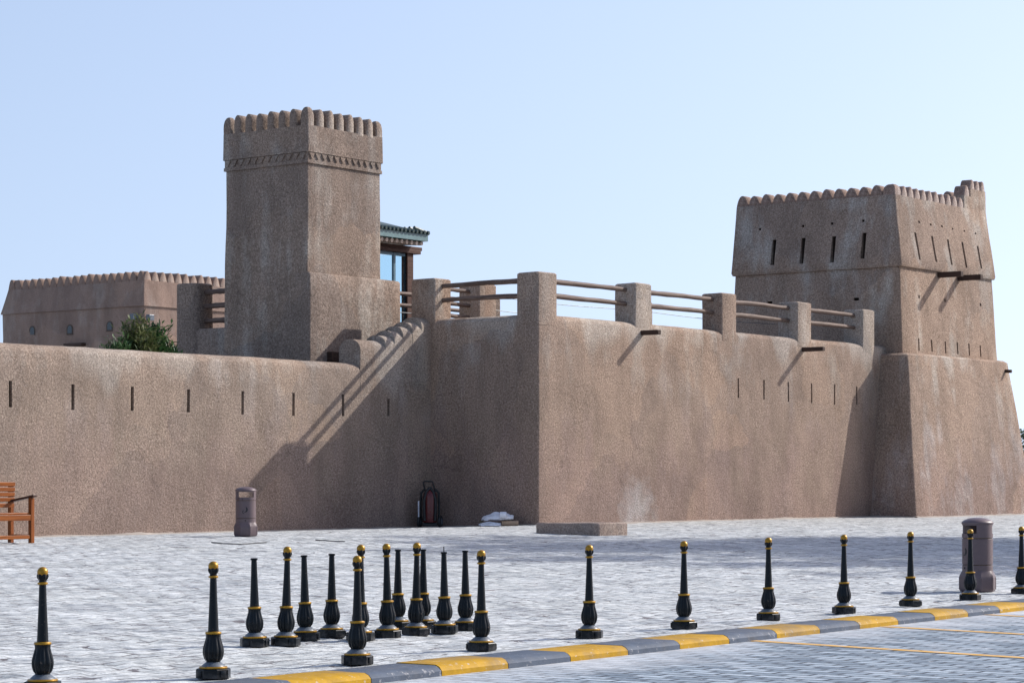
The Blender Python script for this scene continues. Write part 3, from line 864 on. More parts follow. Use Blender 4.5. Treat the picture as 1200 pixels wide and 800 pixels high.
# raised corner: two steps up
R1, R2 = GZ+.38, GZ+.60
bm = bmesh.new()
merge(bm, block([(GZ-.1, URB, U1-.008, V0+.006, V0+.40), (R1, URB, U1-.01, V0+.01, V0+.39)], r=.03, step=.3, zstep=.2, amp=.006, seed=94))
merge(bm, block([(R1-.03, URB+.42, U1-.012, V0+.012, V0+.38), (R2, URB+.42, U1-.015, V0+.016, V0+.38)], r=.03, step=.3, zstep=.2, amp=.006, seed=95))
merge(bm, block([(GZ-.1, U1-.40, U1-.004, V0+.41, 1.30), (R1, U1-.39, U1-.006, V0+.41, 1.30)], r=.03, step=.3, zstep=.2, amp=.006, seed=96))
merge(bm, block([(GZ-.1, U1-.40, U1-.004, 1.31, V1-.45), (GZ+.16, U1-.39, U1-.006, 1.31, V1-.45)], r=.03, step=.3, zstep=.2, amp=.006, seed=97))
obj('raised_corner', bm, M['mud_corner'], ct, smooth=40)
inst('merlon', mu, ct, (URB+.21-cb.x, V0+.02+.18-cb.y, R1))
w3 = (U1-.02-URB-.42)/3
m3 = merlon_mesh('merlon', w3*.93, .30, .34, 1, M['mud_corner'])
for k in range(3): inst('merlon', m3, ct, (URB+.42+w3*(k+.5)-cb.x, V0+.02+.18-cb.y, R2))
for y in (.62, 1.08): inst('merlon', mv, ct, (U1-.012-.18-cb.x, y-cb.y, R1), math.pi/2)

# ================================================================ FAR FORT
FU, FV = 24.26, 38.05
ff = thing('far_fort_block', 'distant mud fort block with small arched windows and a toothed roofline', 'fort', (FU, FV, 0))
fz0 = on_x(168, 358, FU).z; fzt = on_x(168.7, 315.8, FU).z; fzg = fzt-.42
FVE = on_x(2.5, 370, FU).y; FUE = FU+9.5
print('far', fz0, fzt, FVE)
lw = obj('wall', block([(-.3, FU, FUE, FV, FVE-.0), (fz0+.02, FU, FUE, FV, FVE)], r=.06, step=1.2, zstep=1.0, amp=.03, seed=100), M['mud_far'], ff, smooth=40)
obj('parapet', block([(fz0, FU-.07, FUE+.07, FV-.07, FVE+.07), (fzg, FU+.12, FUE-.12, FV+.12, FVE-.22)], r=.06, step=1.2, zstep=.5, amp=.02, seed=101), M['mud_far'], ff, smooth=40)
fb = Vector(ff['base'])
nv = 19; pf = (FVE-.22-FV-.12)/nv
mf = merlon_mesh('merlon', pf*.96, .42, .4, 1, M['mud_far'])
for k in range(nv):
    y = FV+.12+pf*(k+.5)
    inst('merlon', mf, ff, (FU+.13+.2-fb.x, y-fb.y, fzg), math.pi/2)
    if k % 1 == 0: inst('merlon', mf, ff, (FUE-.13-.2-fb.x, y-fb.y, fzg), math.pi/2)
nu = int((FUE-.24-FU)/pf)
for k in range(nu):
    inst('merlon', mf, ff, (FU+.12+pf*(k+.5)+.01-fb.x, FV+.14+.2-fb.y, fzg))
    inst('merlon', mf, ff, (FU+.12+pf*(k+.5)+.01-fb.x, FVE-.24-.2-fb.y, fzg))
def arch_bm(y, z, w, h, x0, x1):
    pr = [(y-w/2, z), (y+w/2, z)]+[(y+w/2*math.cos(math.pi*k/8), z+h-w/2+w/2*math.sin(math.pi*k/8)) for k in range(9)]
    b = bmesh.new(); loft(b, [[(x0, a, c) for a, c in pr], [(x1, a, c) for a, c in pr]]); return b
for px, py in ((38, 392.5), (82, 391), (128.7, 387)):
    a = on_x(px, py, FU)
    w = .40; h = .34
    # recess cut as a box, arched dark frame lining set into it
    bmw = arch_bm(a.y, a.z-.05, w, .44, FU-.012, FU+.05)
    o = obj('window', bmw, M['slit'], ff)
    bmw = arch_bm(a.y, a.z+.02, w*.66, .32, FU-.02, FU-.0125)
    me = bpy.data.meshes.new('pane')
    bmesh.ops.translate(bmw, verts=bmw.verts, vec=-fb); bmesh.ops.recalc_face_normals(bmw, faces=bmw.faces)
    bmw.to_mesh(me); bmw.free(); me.materials.append(M['car_glass']); link(bpy.data.objects.new('pane', me), o)
a = on_x(90, 404, FU)
b = bmesh.new(); bbox(b, FU-.25, FU+.1, a.y-.55, a.y+.55, a.z-.06, a.z+.06, .01); obj('lintel', b, M['beam'], ff)
for (px, py, ax) in ((176, 372, 'y'), (157, 371, 'x')):
    a = on_y(px, py, FV-.25) if ax == 'y' else on_x(px, py, FU-.25)
    b = bmesh.new(); bbox(b, a.x-.14, a.x+.14, a.y-.1, a.y+.1, a.z-.12, a.z+.12, .02); obj('floodlight', b, M['iron_grey'], ff)
    b = bmesh.new()
    if ax == 'y': tube(b, [(a.x, a.y+.05, a.z), (a.x, FV+.05, a.z+.05)], .02, 6)
    else: tube(b, [(a.x+.05, a.y, a.z), (FU+.05, a.y, a.z+.05)], .02, 6)
    obj('bracket', b, M['iron_grey'], ff)

# ================================================================ SHRUBS
def shrub(name, label, centre, rx, ry, z0, z1, nst, leaf, lw, ll, seed, spread, mat):
    rr = random.Random(seed)
    c = Vector(centre)
    root = thing(name, label, 'shrub', (c.x, c.y, 0))
    b = bmesh.new(); lb = bmesh.new()
    for s in range(nst):
        a = rr.uniform(0, 2*math.pi); q = math.sqrt(rr.random())
        top = Vector((c.x+rx*q*math.cos(a)*spread, c.y+ry*q*math.sin(a)*spread, z0+(z1-z0)*(1-.6*q*q)*rr.uniform(.55, 1.02)))
        base = Vector((c.x+rx*.15*math.cos(a), c.y+ry*.15*math.sin(a), 0))
        mid = base.lerp(top, .5)+Vector((-.12*math.cos(a)*rx, -.12*math.sin(a)*ry, .1))
        pts = []
        for i in range(9):
            t = i/8; p = base*(1-t)**2+mid*2*t*(1-t)+top*t*t; pts.append(p)
        tube(b, pts, [.022*(1-.7*i/8) for i in range(9)], 5)
        for k in range(leaf):
            t = rr.uniform(.5, 1.0); p = base*(1-t)**2+mid*2*t*(1-t)+top*t*t
            p = p+Vector((rr.gauss(0, .07), rr.gauss(0, .07), rr.gauss(0, .05)))
            aa = rr.uniform(0, 2*math.pi); el = rr.uniform(.1, 1.25)
            d = Vector((math.cos(aa)*math.cos(el), math.sin(aa)*math.cos(el), math.sin(el)))
            L = ll*rr.uniform(.6, 1.2); w = lw*rr.uniform(.7, 1.2)
            sd = d.cross(Vector((0, 0, 1))).normalized()*w/2
            dr = Vector((0, 0, -L*.16))
            v = [lb.verts.new(x) for x in (p, p+d*L*.45+sd, p+d*L+dr, p+d*L*.45-sd)]
            lb.faces.new(v)
    obj('stem', b, M['bark'], root, smooth=60)
    me = bpy.data.meshes.new('foliage'); bmesh.ops.translate(lb, verts=lb.verts, vec=-Vector(root['base'])); lb.to_mesh(me); lb.free()
    me.materials.append(mat); link(bpy.data.objects.new('foliage', me), root)
def at_y(px, py, v): return on_y(px, py, v)
p = at_y(160, 372, 5.3)
shrub('olive_shrub', 'olive-green feathery shrub rising behind the low wall', (p.x, 5.3, 0), .62, .5, 2.6, p.z+.10, 150, 190, .042, .20, 5, 1.0, M['leaf_olive'])
p = at_y(182, 379, 6.2)
shrub('oleander_bush', 'dark green bush of narrow leaves against the shaded walkway post', (p.x, 6.2, 0), .44, .6, 2.7, p.z+.12, 140, 170, .052, .25, 6, 1.0, M['leaf_green'])
p = at_y(139, 396, 5.1)
shrub('low_shrub', 'small low green shrub peeking over the wall at far left of greenery', (p.x, 5.1, 0), .60, .5, 2.6, p.z+.05, 100, 140, .044, .20, 8, 1.0, M['leaf_green'])

# ================================================================ BOLLARDS
S = .8/135.0
def ornate_bulb(r, z, a):
    return r*(1+.13*abs(math.sin(a*5))**.7*min(1, max(0, (z-.105)/.02))*min(1, max(0, (.30-z)/.03)))
def build_bollard(finial, name, label, group):
    t = thing(name, label, 'bollard', (0, 0, 0), 0, group)
    def part(nm, prof, mat, n=24, rot=0, fl=None, parent=t, sm=45):
        b = bmesh.new(); lathe(b, prof, n, rot, fl); return obj(nm, b, mat, parent, local=True, smooth=sm)
    # eight-sided foot with a small lug on alternate faces
    b = bmesh.new(); lathe(b, [(.120, 0), (.123, .004), (.123, .060), (.118, .066), (.09, .0665)], 8, math.pi/8)
    for k in range(4):
        tt = bmesh.new(); bbox(tt, .106, .124, -.022, .022, .008, .055, .004); merge(b, tt, Matrix.Rotation(math.pi/2*k, 4, 'Z'))
    obj('foot', b, M['iron'], t, local=True, smooth=30)
    part('foot_ring', [(.090, .063), (.098, .068), (.100, .074), (.097, .080), (.086, .083)], M['gold'])
    part('skirt', [(.084, .081), (.080, .088), (.068, .098), (.058, .106), (.050, .112)], M['iron_grey'])
    q = lambda z: .108+(z-.108)*1.216
    part('bulb', [(r, q(z)) for r, z in ((.046, .108), (.047, .116), (.056, .128), (.063, .148), (.066, .168), (.064, .190), (.057, .214), (.050, .236), (.048, .250), (.051, .262), (.053, .270))], M['iron'], 60, 0, ornate_bulb, sm=30)
    part('collar', [(.050, .304), (.056, .308), (.057, .315), (.054, .321), (.04, .324)], M['gold'])
    part('shaft', [(.038, .318), (.0365, .345), (.032, .45), (.027, .56), (.0235, .68), (.0215, .704)], M['iron'], 20)
    if finial:
        part('neck_ring', [(.022, .694), (.033, .698), (.035, .704), (.033, .710), (.02, .713)], M['gold'])
        def leaf(r, z, a): return r*(1+.12*math.sin(a*6)*min(1, max(0, (z-.72)/.02)))
        part('finial_cup', [(.018, .708), (.026, .714), (.024, .722), (.032, .735), (.0355, .750), (.033, .764), (.022, .768)], M['iron'], 36, 0, leaf, sm=30)
        part('ball', [(.0355*math.sin(math.pi*k/14)+.0003, .777-.0355*math.cos(math.pi*k/14)) for k in range(15)], M['gold'], 24, sm=80)
    else:
        part('top_cap', [(.021, .698), (.029, .703), (.030, .714), (.026, .718)], M['iron'], 20)
    return t
row = [(50, 811.5), (250, 795.5), (418.7, 779), (564, 763), (690.5, 748), (801.5, 737), (900.5, 727), (989, 719), (1067, 710.5), (1137, 703), (1197, 696)]
rowlab = ['gold-topped bollard beside the kerb, leftmost, its foot cut off by the picture edge',
 'gold-topped bollard beside the kerb, in front of the left end of the loose cluster',
 'gold-topped bollard at the start of the visible yellow kerb, nearest of the crowded ones',
 'gold-topped kerb bollard just right of the loose cluster, below the white sack',
 'gold-topped kerb bollard standing below the low concrete step',
 'gold-topped kerb bollard in the middle of the plaza, first to the right of the step',
 'gold-topped kerb bollard under the right end of the terrace wall slits',
 'gold-topped kerb bollard in front of the join of terrace wall and corner tower',
 'gold-topped kerb bollard in front of the corner tower, just left of the big bin',
 'gold-topped kerb bollard standing right in front of the big mauve bin',
 'gold-topped kerb bollard at the right picture edge, half cut off']
cl = [(298.6, 758, 0, 'headless black bollard at the left end of the loose cluster'),
 (334.7, 757, 1, 'gold-topped loose bollard, second from left in the cluster'),
 (358, 751, 0, 'headless black bollard just right of the leftmost gold-topped loose one'),
 (388.7, 747.5, 0, 'headless black bollard standing apart in the left half of the cluster'),
 (422.5, 751, 1, 'gold-topped loose bollard mostly hidden behind a kerb bollard'),
 (454.3, 748, 1, 'gold-topped loose bollard in the cluster with a headless one tucked behind its right'),
 (466, 737.5, 0, 'headless loose bollard tucked behind the central gold-topped one'),
 (487.3, 745, 1, 'gold-topped loose bollard, rightmost gold one of the cluster, below the fire extinguisher'),
 (496, 736.5, 0, 'headless loose bollard almost hidden behind the rightmost gold-topped loose one'),
 (521, 742, 0, 'headless loose bollard with a thin rod sticking out of its top'),
 (545.7, 738.7, 0, 'headless black bollard at the right end of the loose cluster')]
gA, gB = 'gold topped bollards along the kerb', 'loose bollards standing in a cluster on the plaza'
protoA = build_bollard(True, 'bollard', rowlab[0], gA)
protoB = build_bollard(False, 'headless_bollard', cl[0][3], gB)
def bol_pos(px, py):
    p = on_ground(px, py)                                           # front of the foot
    d = Vector((p.x-CAM.x, p.y-CAM.y, 0)).normalized()
    q = p+d*.115; q.z = ground_z(q.y)+.001; return q
for k, (px, py) in enumerate(row):
    o = protoA if k == 0 else copy_thing(protoA, (0, 0, 0), 0, rowlab[k], gA)
    o.location = bol_pos(px, py); o.rotation_euler.z = rnd.uniform(0, 6)
firstB = True
for (px, py, head, lab) in cl:
    if head: o = copy_thing(protoA, (0, 0, 0), 0, lab, gB)
    elif firstB: o = protoB; firstB = False
    else: o = copy_thing(protoB, (0, 0, 0), 0, lab, gB)
    o.location = bol_pos(px, py); o.rotation_euler.z = rnd.uniform(0, 6)
    o.rotation_euler.x = rnd.uniform(-.022, .022)
    if 'thin rod' in lab:
        b = bmesh.new(); tube(b, [(0, 0, .69), (0, 0, .765)], .0045, 8); obj('rod', b, M['iron'], o, local=True)

# ================================================================ LITTER BINS
def bin_loc(px, py):
    p = on_ground(px, py); d = Vector((p.x-CAM.x, p.y-CAM.y, 0)).normalized(); q = p+d*.2; q.z = ground_z(q.y)+.004; return q
def build_bin(label, loc, rz):
    t = thing('litter_bin', label, 'bin', loc, rz, 'mauve litter bins on the plaza')
    k = .9/58.0                                                    # metres per sighted unit
    rb = .185; rB = .217
    b = bmesh.new()
    def oct(r, z, p=.5):
        out = []
        for i in range(48):
            a = 2*math.pi*i/48; s = (a+math.pi/8) % (math.pi/4)-math.pi/8
            ro = r*.955/math.cos(s); out.append(((r*(1-p)+ro*p)*math.cos(a), (r*(1-p)+ro*p)*math.sin(a), z))
        return out
    loft(b, [oct(.20, .0, 1), oct(rB-.003, .02, 1), oct(rB, .03, 1), oct(rB, .17, 1), oct(rB-.004, .195, 1), oct(rb+.004, .245, .4), oct(rb, .255, 0)])
    obj('base', b, M['bin'], t, local=True, smooth=25)
    for i in range(8):
        a = 2*math.pi*(i+.5)/8
        b = bmesh.new(); tt = bmesh.new(); bbox(tt, -.006, .006, -.012, .012, .03, .175, .004); merge(b, tt, Matrix.Rotation(a, 4, 'Z') @ Matrix.Translation((rB*1.012, 0, 0)))
        obj('base_rib', b, M['bin'], t, local=True)
    b = bmesh.new(); lathe(b, [(rb-.004, .25), (rb, .255), (rb, .318), (rb-.006, .322)], 40); obj('lower_barrel', b, M['bin'], t, local=True, smooth=30)
    b = bmesh.new(); lathe(b, [(rb-.012, .318), (rb-.012, .332)], 40); obj('groove_band', b, M['bin_band'], t, local=True, smooth=30)
    b = bmesh.new(); lathe(b, [(rb-.006, .328), (rb, .332), (rb, .640), (rb-.006, .645)], 40); obj('barrel', b, M['bin'], t, local=True, smooth=30)
    b = bmesh.new(); lathe(b, [(rb-.012, .64), (rb-.012, .658)], 40); obj('groove_band', b, M['bin_band'], t, local=True, smooth=30)
    # hood: ring, four pillars of the slot ring, dome. The slot is open front and back
    b = bmesh.new(); n = 48
    R0, R1_ = rb+.001, rb-.022
    z0, zs0, zs1, z1 = .654, .705, .805, .83
    def P(r, a, z): return (r*math.cos(a), r*math.sin(a), z)
    half = R(52)
    def solid(a):
        a = (a+math.pi) % (2*math.pi)-math.pi
        return not (abs(a) < half or abs(abs(a)-math.pi) < half)
    def ringseg(za, zb, fn):
        for i in range(n):
            a0, a1 = 2*math.pi*i/n-math.pi/n*0, 2*math.pi*(i+1)/n
            if not fn((a0+a1)/2): continue
            v = [b.verts.new(P(r, a, z)) for r in (R0, R1_) for a in (a0, a1) for z in (za, zb)]
            # v: 0 R0a0za 1 R0a0zb 2 R0a1za 3 R0a1zb 4.. inner
            for f in ((0, 2, 3, 1), (4, 5, 7, 6), (0, 1, 5, 4), (2, 6, 7, 3), (1, 3, 7, 5), (0, 4, 6, 2)): b.faces.new([v[j] for j in f])
    ringseg(z0, zs0, lambda a: True); ringseg(zs0+.0001, zs1-.0001, solid); ringseg(zs1, z1, lambda a: True)
    bmesh.ops.remove_doubles(b, verts=b.verts, dist=.0004)
    # drop inner duplicate faces
    seen = {}
    for f in list(b.faces):
        key = tuple(sorted(v.index for v in f.verts))
    obj('hood', b, M['bin'], t, local=True, smooth=30)
    b = bmesh.new(); lathe(b, [(rb+.006, .822), (rb+.010, .832), (rb+.004, .846), (.155, .870), (.11, .888), (.05, .898), (.002, .90)], 40); obj('dome_lid', b, M['bin'], t, local=True, smooth=50)
    b = bmesh.new(); lathe(b, [(.15, .60), (.155, .703), (.02, .7035)], 32); obj('liner', b, M['bin_in'], t, local=True, smooth=30)
    # printed emblem: a curved arrow over two short strokes, on the slot side
    b = bmesh.new()
    def patch(pts, w):
        prev = None
        for i, (y, z) in enumerate(pts):
            y2, z2 = pts[min(i+1, len(pts)-1)]; y1, z1_ = pts[max(i-1, 0)]
            d = Vector((y2-y1, z2-z1_)).normalized(); nn = Vector((-d.y, d.x))*w[i]/2
            cur_ = []
            for s in (1, -1):
                yy, zz = y+nn.x*s, z+nn.y*s; a = yy/rb
                cur_.append(b.verts.new(P(rb+.0025, a, zz)))
            if prev: b.faces.new((prev[0], prev[1], cur_[1], cur_[0]))
            prev = cur_
    patch([(.015, .53), (.028, .50), (.027, .47), (.010, .447), (-.02, .438)], [.016, .028, .032, .022, .006])
    patch([(-.028, .475), (-.045, .46), (-.05, .44), (-.04, .42), (-.02, .412)], [.006, .014, .014, .012, .006])
    obj('emblem', b, M['bin_mark'], t, local=True)
    b = bmesh.new(); tube(b, [(rb-.004, 0, .287), (rb+.004, 0, .287)], .012, 12); obj('lock', b, M['bin_in'], t, local=True)
    return t
lb_ = bin_loc(288, 628.5)
ang = lambda p: math.atan2(CAM.y-p.y, CAM.x-p.x)
bA = build_bin('mauve litter bin with see-through slot standing before the low wall at left', lb_, ang(lb_)+R(-2))
rb_ = bin_loc(1145.5, 694)
bB = copy_thing(bA, rb_, ang(rb_)-R(56), 'larger-looking mauve litter bin near the kerb, behind a bollard at right')

# ================================================================ BENCH
fl = on_ground(36.6, 636); rl_ = on_ground(13, 636)
bz = 0.0
bl = thing('park_bench', 'orange wooden slatted bench with dark armrest, cut off by the left edge', 'bench', (fl.x, fl.y, ground_z(fl.y)))
# local frame: X along the bench (end at 0, running to -X), Y towards the wall
def bench_y(px): return on_x(px, 600, fl.x).y-fl.y
hB = .0132*72/72                                                     # metres per sighted unit at that distance
dpx = (fl-CAM).dot(Vector((CA, SA, 0)))/F
DY = bench_y(13.0)
H = lambda py: (636-py)*dpx*1.0
LB = 1.9
print('bench', fl, DY, dpx, H(564))
def bpart(name, m, x0, x1, y0, y1, z0, z1, rx=0, bev=.006):
    b = bmesh.new(); bbox(b, x0, x1, y0, y1, z0, z1, bev); return obj(name, b, m, bl, local=True)
for x in (0, -LB):
    bpart('leg', M['bench_v'], x-.035, x+.035, -.04, .035, 0, H(583))
    bpart('leg', M['bench_v'], x-.035, x+.035, DY-.03, DY+.045, 0, H(566))
    b = bmesh.new(); tt = bmesh.new(); bbox(tt, -.045, .045, -.10, DY+.02, -.018, .018, .008)
    slope = math.atan2(H(583)-H(588.5), DY)
    merge(b, tt, Matrix.Translation((x, 0, H(583)+.02)) @ Matrix.Rotation(-slope, 4, 'X'))
    obj('armrest', b, M['arm'], bl, local=True)
    bpart('side_rail', M['bench_v'], x-.025, x+.025, .04, DY-.03, H(631), H(626))
    bpart('side_rail', M['bench_v'], x-.025, x+.025, .04, DY-.03, H(609), H(603))
for k, py in enumerate((567, 573, 579, 585, 592)):
    bpart('back_slat', M['bench'], -LB-.04, .045, DY-.055+.006*k, DY-.032+.006*k, H(py)-.034, H(py)+.034)
for k in range(5):
    y = -.02+k*(DY-.06)/5
    bpart('seat_slat', M['bench'], -LB-.02, .02 if 0 < k else -.036, y+.01, y+.075, H(602.5), H(601.2)+.012)
bpart('front_rail', M['bench'], -LB+.036, -.036, -.035, -.005, H(609.5), H(602.8))
bpart('stretcher', M['bench'], -LB+.036, -.036, -.025, .012, H(631), H(626.5))

# ================================================================ WHEELED FIRE EXTINGUISHER
ep = on_ground(503, 617.5); ep = Vector((-.42, CV-.52, ground_z(CV-.5)))
e3 = on_y(503, 617, CV-.5); ep.x = e3.x
fx = thing('fire_extinguisher', 'black and red wheeled fire extinguisher parked in the dark wall corner', 'fire extinguisher', ep, ang(ep)+math.pi/2)
# local: -Y faces the camera after the turn
s = 1.03/54.0
b = bmesh.new(); lathe(b, [(.10, .10), (.16, .12), (.165, .18), (.165, .68), (.15, .77), (.10, .83), (.05, .86), (.045, .90)], 28); obj('cylinder', b, M['red'], fx, local=True, smooth=40)
b = bmesh.new()
tube(b, [(-.20, .02, .05), (-.21, .06, .45), (-.20, .08, .78), (-.13, .10, .86)], .026, 8); obj('frame_tube', b, M['rubber'], fx, local=True, smooth=60)
b = bmesh.new(); tube(b, [(.20, .02, .05), (.21, .06, .45), (.20, .08, .78), (.13, .10, .86)], .026, 8); obj('frame_tube', b, M['rubber'], fx, local=True, smooth=60)
b = bmesh.new(); tube(b, [(-.10, .08, .82), (-.15, .08, 1.00), (-.14, .08, 1.03), (-.11, .08, 1.045), (.03, .08, 1.045), (.06, .08, 1.03), (.08, .08, .96), (.13, .08, .80)], .019, 8); obj('handle', b, M['rubber'], fx, local=True, smooth=60)
for x in (-.235, .235):
    b = bmesh.new(); tt = bmesh.new(); lathe(tt, [(.07, -.035), (.125, -.03), (.135, -.012), (.135, .012), (.125, .03), (.07, .035)], 24)
    M4 = Matrix.Translation((x, .02, .135)) @ Matrix.Rotation(R(72 if x < 0 else 72), 4, 'Z') @ Matrix.Rotation(math.pi/2, 4, 'X')
    merge(b, tt, M4); w = obj('wheel', b, M['rubber'], fx, local=True, smooth=40)
    b = bmesh.new(); tt = bmesh.new(); lathe(tt, [(.02, -.037), (.072, -.036), (.072, .036), (.02, .037)], 20); merge(b, tt, M4); obj('rim', b, M['iron_grey'], w, local=True, smooth=40)
b = bmesh.new()
for k in range(5):
    tube(b, [(.10*math.cos(t*.6)+.0, -.165-.012*(k % 2), .30+.09*k+.02*math.sin(t)) if False else (-.13+.29*t/10+.0, -.155-.03*math.sin(math.pi*t/10), .16+.13*k+.03*math.sin(t*.7)) for t in range(11)], .017, 6)
b.free()
b = bmesh.new()
for x0 in (-.12, .115):
    tube(b, [(x0, -.14, .15), (x0*1.12, -.135, .40), (x0*1.1, -.13, .62), (x0*.7, -.11, .80), (0, -.04, .90)], .036, 8)
obj('hose', b, M['rubber'], fx, local=True, smooth=60)
b = bmesh.new(); tube(b, [(-.255, -.05, .20), (-.255, -.05, .60)], .02, 10); obj('nozzle', b, M['chrome'], fx, local=True, smooth=60)
b = bmesh.new(); bbox(b, -.17, .17, -.12, .16, .03, .10, .02); obj('base_tray', b, M['rubber'], fx, local=True)

# ================================================================ SACK, ROLLS (litter against the dark wall)
sp = on_ground(586, 618.5)
sp = on_x(586, 618, -.45); sp.z = ground_z(sp.y)
dx = Vector((SA, -CA, 0))                                           # image-right on the ground
rzP = math.atan2(dx.y, dx.x)
u = (sp-CAM).dot(Vector((CA, SA, 0)))/F                              # metres per sighted unit there
def pos(px, off, z): 
    q = sp+dx*((px-586)*u)+Vector((CA, SA, 0))*off; return Vector((q.x, q.y, sp.z+z))
b = bmesh.new(); bmesh.ops.create_icosphere(b, subdivisions=4, radius=1)
for v in b.verts:
    x, y, z = v.co
    zz = z*.135*(1-.35*x) if z > 0 else z*.03
    n1 = noise.noise(Vector((x*2.1, y*2.1, z*2.1)))*.18
    v.co = Vector((x*.36*(1+n1*.3), y*.24*(1+n1*.4), zz*(1+n1*2.2)+noise.noise(Vector((x*6, y*6, 3)))*.012+ (.05*x if z > 0 else 0)))
sk = obj('cloth_sack', b, M['sack'], None, smooth=60)
sk.location = pos(583, 0.02, .16); sk.rotation_euler.z = rzP
tag(sk, 'crumpled white sack lying on the litter heap by the dark wall', 'sack')
def roll(name, label, cat, px0, px1, off, z, r, m, inner, sag=0):
    a, c = pos(px0, off, z), pos(px1, off, z)
    t = thing(name, label, cat, a)
    b = bmesh.new(); tube(b, [a, a.lerp(c, .5)-Vector((0, 0, sag)), c], [r, r*1.05, r], 16); obj('tube', b, m, t, smooth=50)
    dd = (c-a).normalized()
    b = bmesh.new(); tube(b, [c-dd*.01, c+dd*.003], r*.62, 14); obj('core', b, inner, t, smooth=50)
    return t
roll('cardboard_tube', 'brown cardboard tube on the ground poking out right of the sack', 'tube', 588, 607.5, -.10, .062, .058, M['card'], M['beam'])
roll('paper_roll', 'pale paper roll lying on top of the white sack', 'roll', 586, 593.5, -.20, .245, .075, M['sack'], M['card'])
roll('brown_rag_roll', 'dull brown rolled rag at the left end of the litter heap', 'rag', 561.5, 566, -.02, .065, .055, M['brownthing'], M['beam'])
b = bmesh.new(); bmesh.ops.create_icosphere(b, subdivisions=3, radius=1)
for v in b.verts:
    x, y, z = v.co; n1 = noise.noise(v.co*2.4+Vector((4, 2, 9)))
    v.co = Vector((x*.26*(1+n1*.25), y*.16*(1+n1*.3), max(z, -.6)*.055*(1+n1*.8)))
cs = obj('paper_bag', b, M['sack'], None, smooth=60); cs.location = pos(574, -.18, .032); cs.rotation_euler.z = rzP+.1
tag(cs, 'flat whitish bag on the ground under the left part of the sack', 'bag')
# two thin black cables/sticks left on the plaza
for lab, pts in (('thin dark stick lying on the paving below the left bin', [(248, 636), (262, 637.5), (282, 638), (298, 637), (312, 636)]),
                 ('short dark stick on the paving right of the left bin', [(370, 633), (384, 634), (404, 635)])):
    b = bmesh.new(); P_ = [on_ground(x, y) for x, y in pts]
    P_ = [Vector((q.x, q.y, ground_z(q.y)+.012)) for q in P_]
    o = P_[0].copy()
    tube(b, [q-o for q in P_], .009, 8); k = obj('stick', b, M['rubber'], None, smooth=60); k.location = o
    tag(k, lab, 'stick')

# ================================================================ LOW STEP BLOCK
g0 = on_ground(702.3, 627.3)
l0 = on_x(627.5, 626.2, g0.x).y; r0 = on_y(735.5, 623.8, g0.y).x
zt0 = on_y(702.5, 613, g0.y).z
print('slab', g0, l0, r0, zt0)
b = block([(g0.z-.15, g0.x, r0, g0.y, l0), (zt0-.02, g0.x, r0, g0.y, l0), (zt0, g0.x+.02, r0-.02, g0.y+.02, l0-.02)], r=.025, step=.25, zstep=.15, amp=.014, seed=130)
st = obj('step_block', b, M['slab'], None, smooth=40)
tag(st, 'low rectangular concrete step block on the paving before the terrace corner', 'step')

# ================================================================ RIGHT EDGE: car, tree, rail
def crown(root, c, rx, rz_, n, lw, seed, mat, top=None):
    rr = random.Random(seed); lb = bmesh.new()
    cl_ = [(Vector((rr.gauss(0, .5), rr.gauss(0, .5), rr.gauss(0, .42))), rr.uniform(.3, .5)) for _ in range(22)]
    for k in range(n):
        q, r = rr.choice(cl_); d = Vector((rr.gauss(0, 1), rr.gauss(0, 1), rr.gauss(0, 1))).normalized()*r*rr.random()**.4
        p = q+d; p = Vector((c.x+p.x*rx, c.y+p.y*rx, c.z+p.z*rz_))
        m = Matrix.Rotation(rr.uniform(0, 6.3), 3, 'Z') @ Matrix.Rotation(rr.uniform(-1.2, 1.2), 3, 'X')
        v = [lb.verts.new(p+m @ Vector(x)*lw) for x in ((-1, 0, 0), (0, -.45, .1), (1, 0, 0), (0, .45, .1))]
        lb.faces.new(v)
    me = bpy.data.meshes.new('crown'); bmesh.ops.translate(lb, verts=lb.verts, vec=-Vector(root['base'])); lb.to_mesh(me); lb.free()
    me.materials.append(mat); return link(bpy.data.objects.new('crown', me), root)
def far(px, d, z=0.0):
    r = ray(px, HZ); return Vector((CAM.x+r.x*d, CAM.y+r.y*d, z))
for k, (px, d, h, lab) in enumerate(((1206, 138, 3.7, 'dark green leafy tree beyond the corner tower at the right edge'),)):
    p = far(px, d, -.06)
    tr = thing('leafy_tree', lab, 'tree', p)
    b = bmesh.new(); tube(b, [p, p+Vector((.05, 0, h*.3)), p+Vector((.1, .05, h*.6))], [.16, .12, .07], 8); obj('trunk', b, M['bark'], tr, smooth=60)
    for a in range(5):
        b = bmesh.new(); q = p+Vector((.06, 0, h*.4)); tube(b, [q, q+Vector((math.cos(a*1.3)*.7, math.sin(a*1.3)*.7, .6))], [.06, .03], 6); obj('limb', b, M['bark'], tr, smooth=60)
    crown(tr, p+Vector((0, 0, h*.56)), 1.9, 1.45, 6000, .13, 40+k, M['leaf_far'])
cp = far(1203, 104, -.06)
car = thing('parked_car', 'white parked car glimpsed past the corner tower at the right edge', 'car', cp, R(205))
def car_body():
    b = bmesh.new(); W = .88
    prof = [(-2.1, .30), (-2.15, .62), (-2.02, .98), (-1.72, 1.06), (-1.35, 1.55), (-.9, 1.66), (.25, 1.66), (.9, 1.12), (1.85, .95), (2.12, .70), (2.12, .32)]
    secs = [(-W, .05), (-W+.06, 0), (0, 0), (W-.06, 0), (W, .05)]
    rings = []
    for y, ins in secs: rings.append([(x*(1-ins*.2), y*(1-.16*max(0, (z-1.0)/.66)), z-ins*.5*(z > 1)) for x, z in prof])
    loft(b, rings); return b
obj('body', car_body(), M['white_paint'], car, local=True, smooth=35)
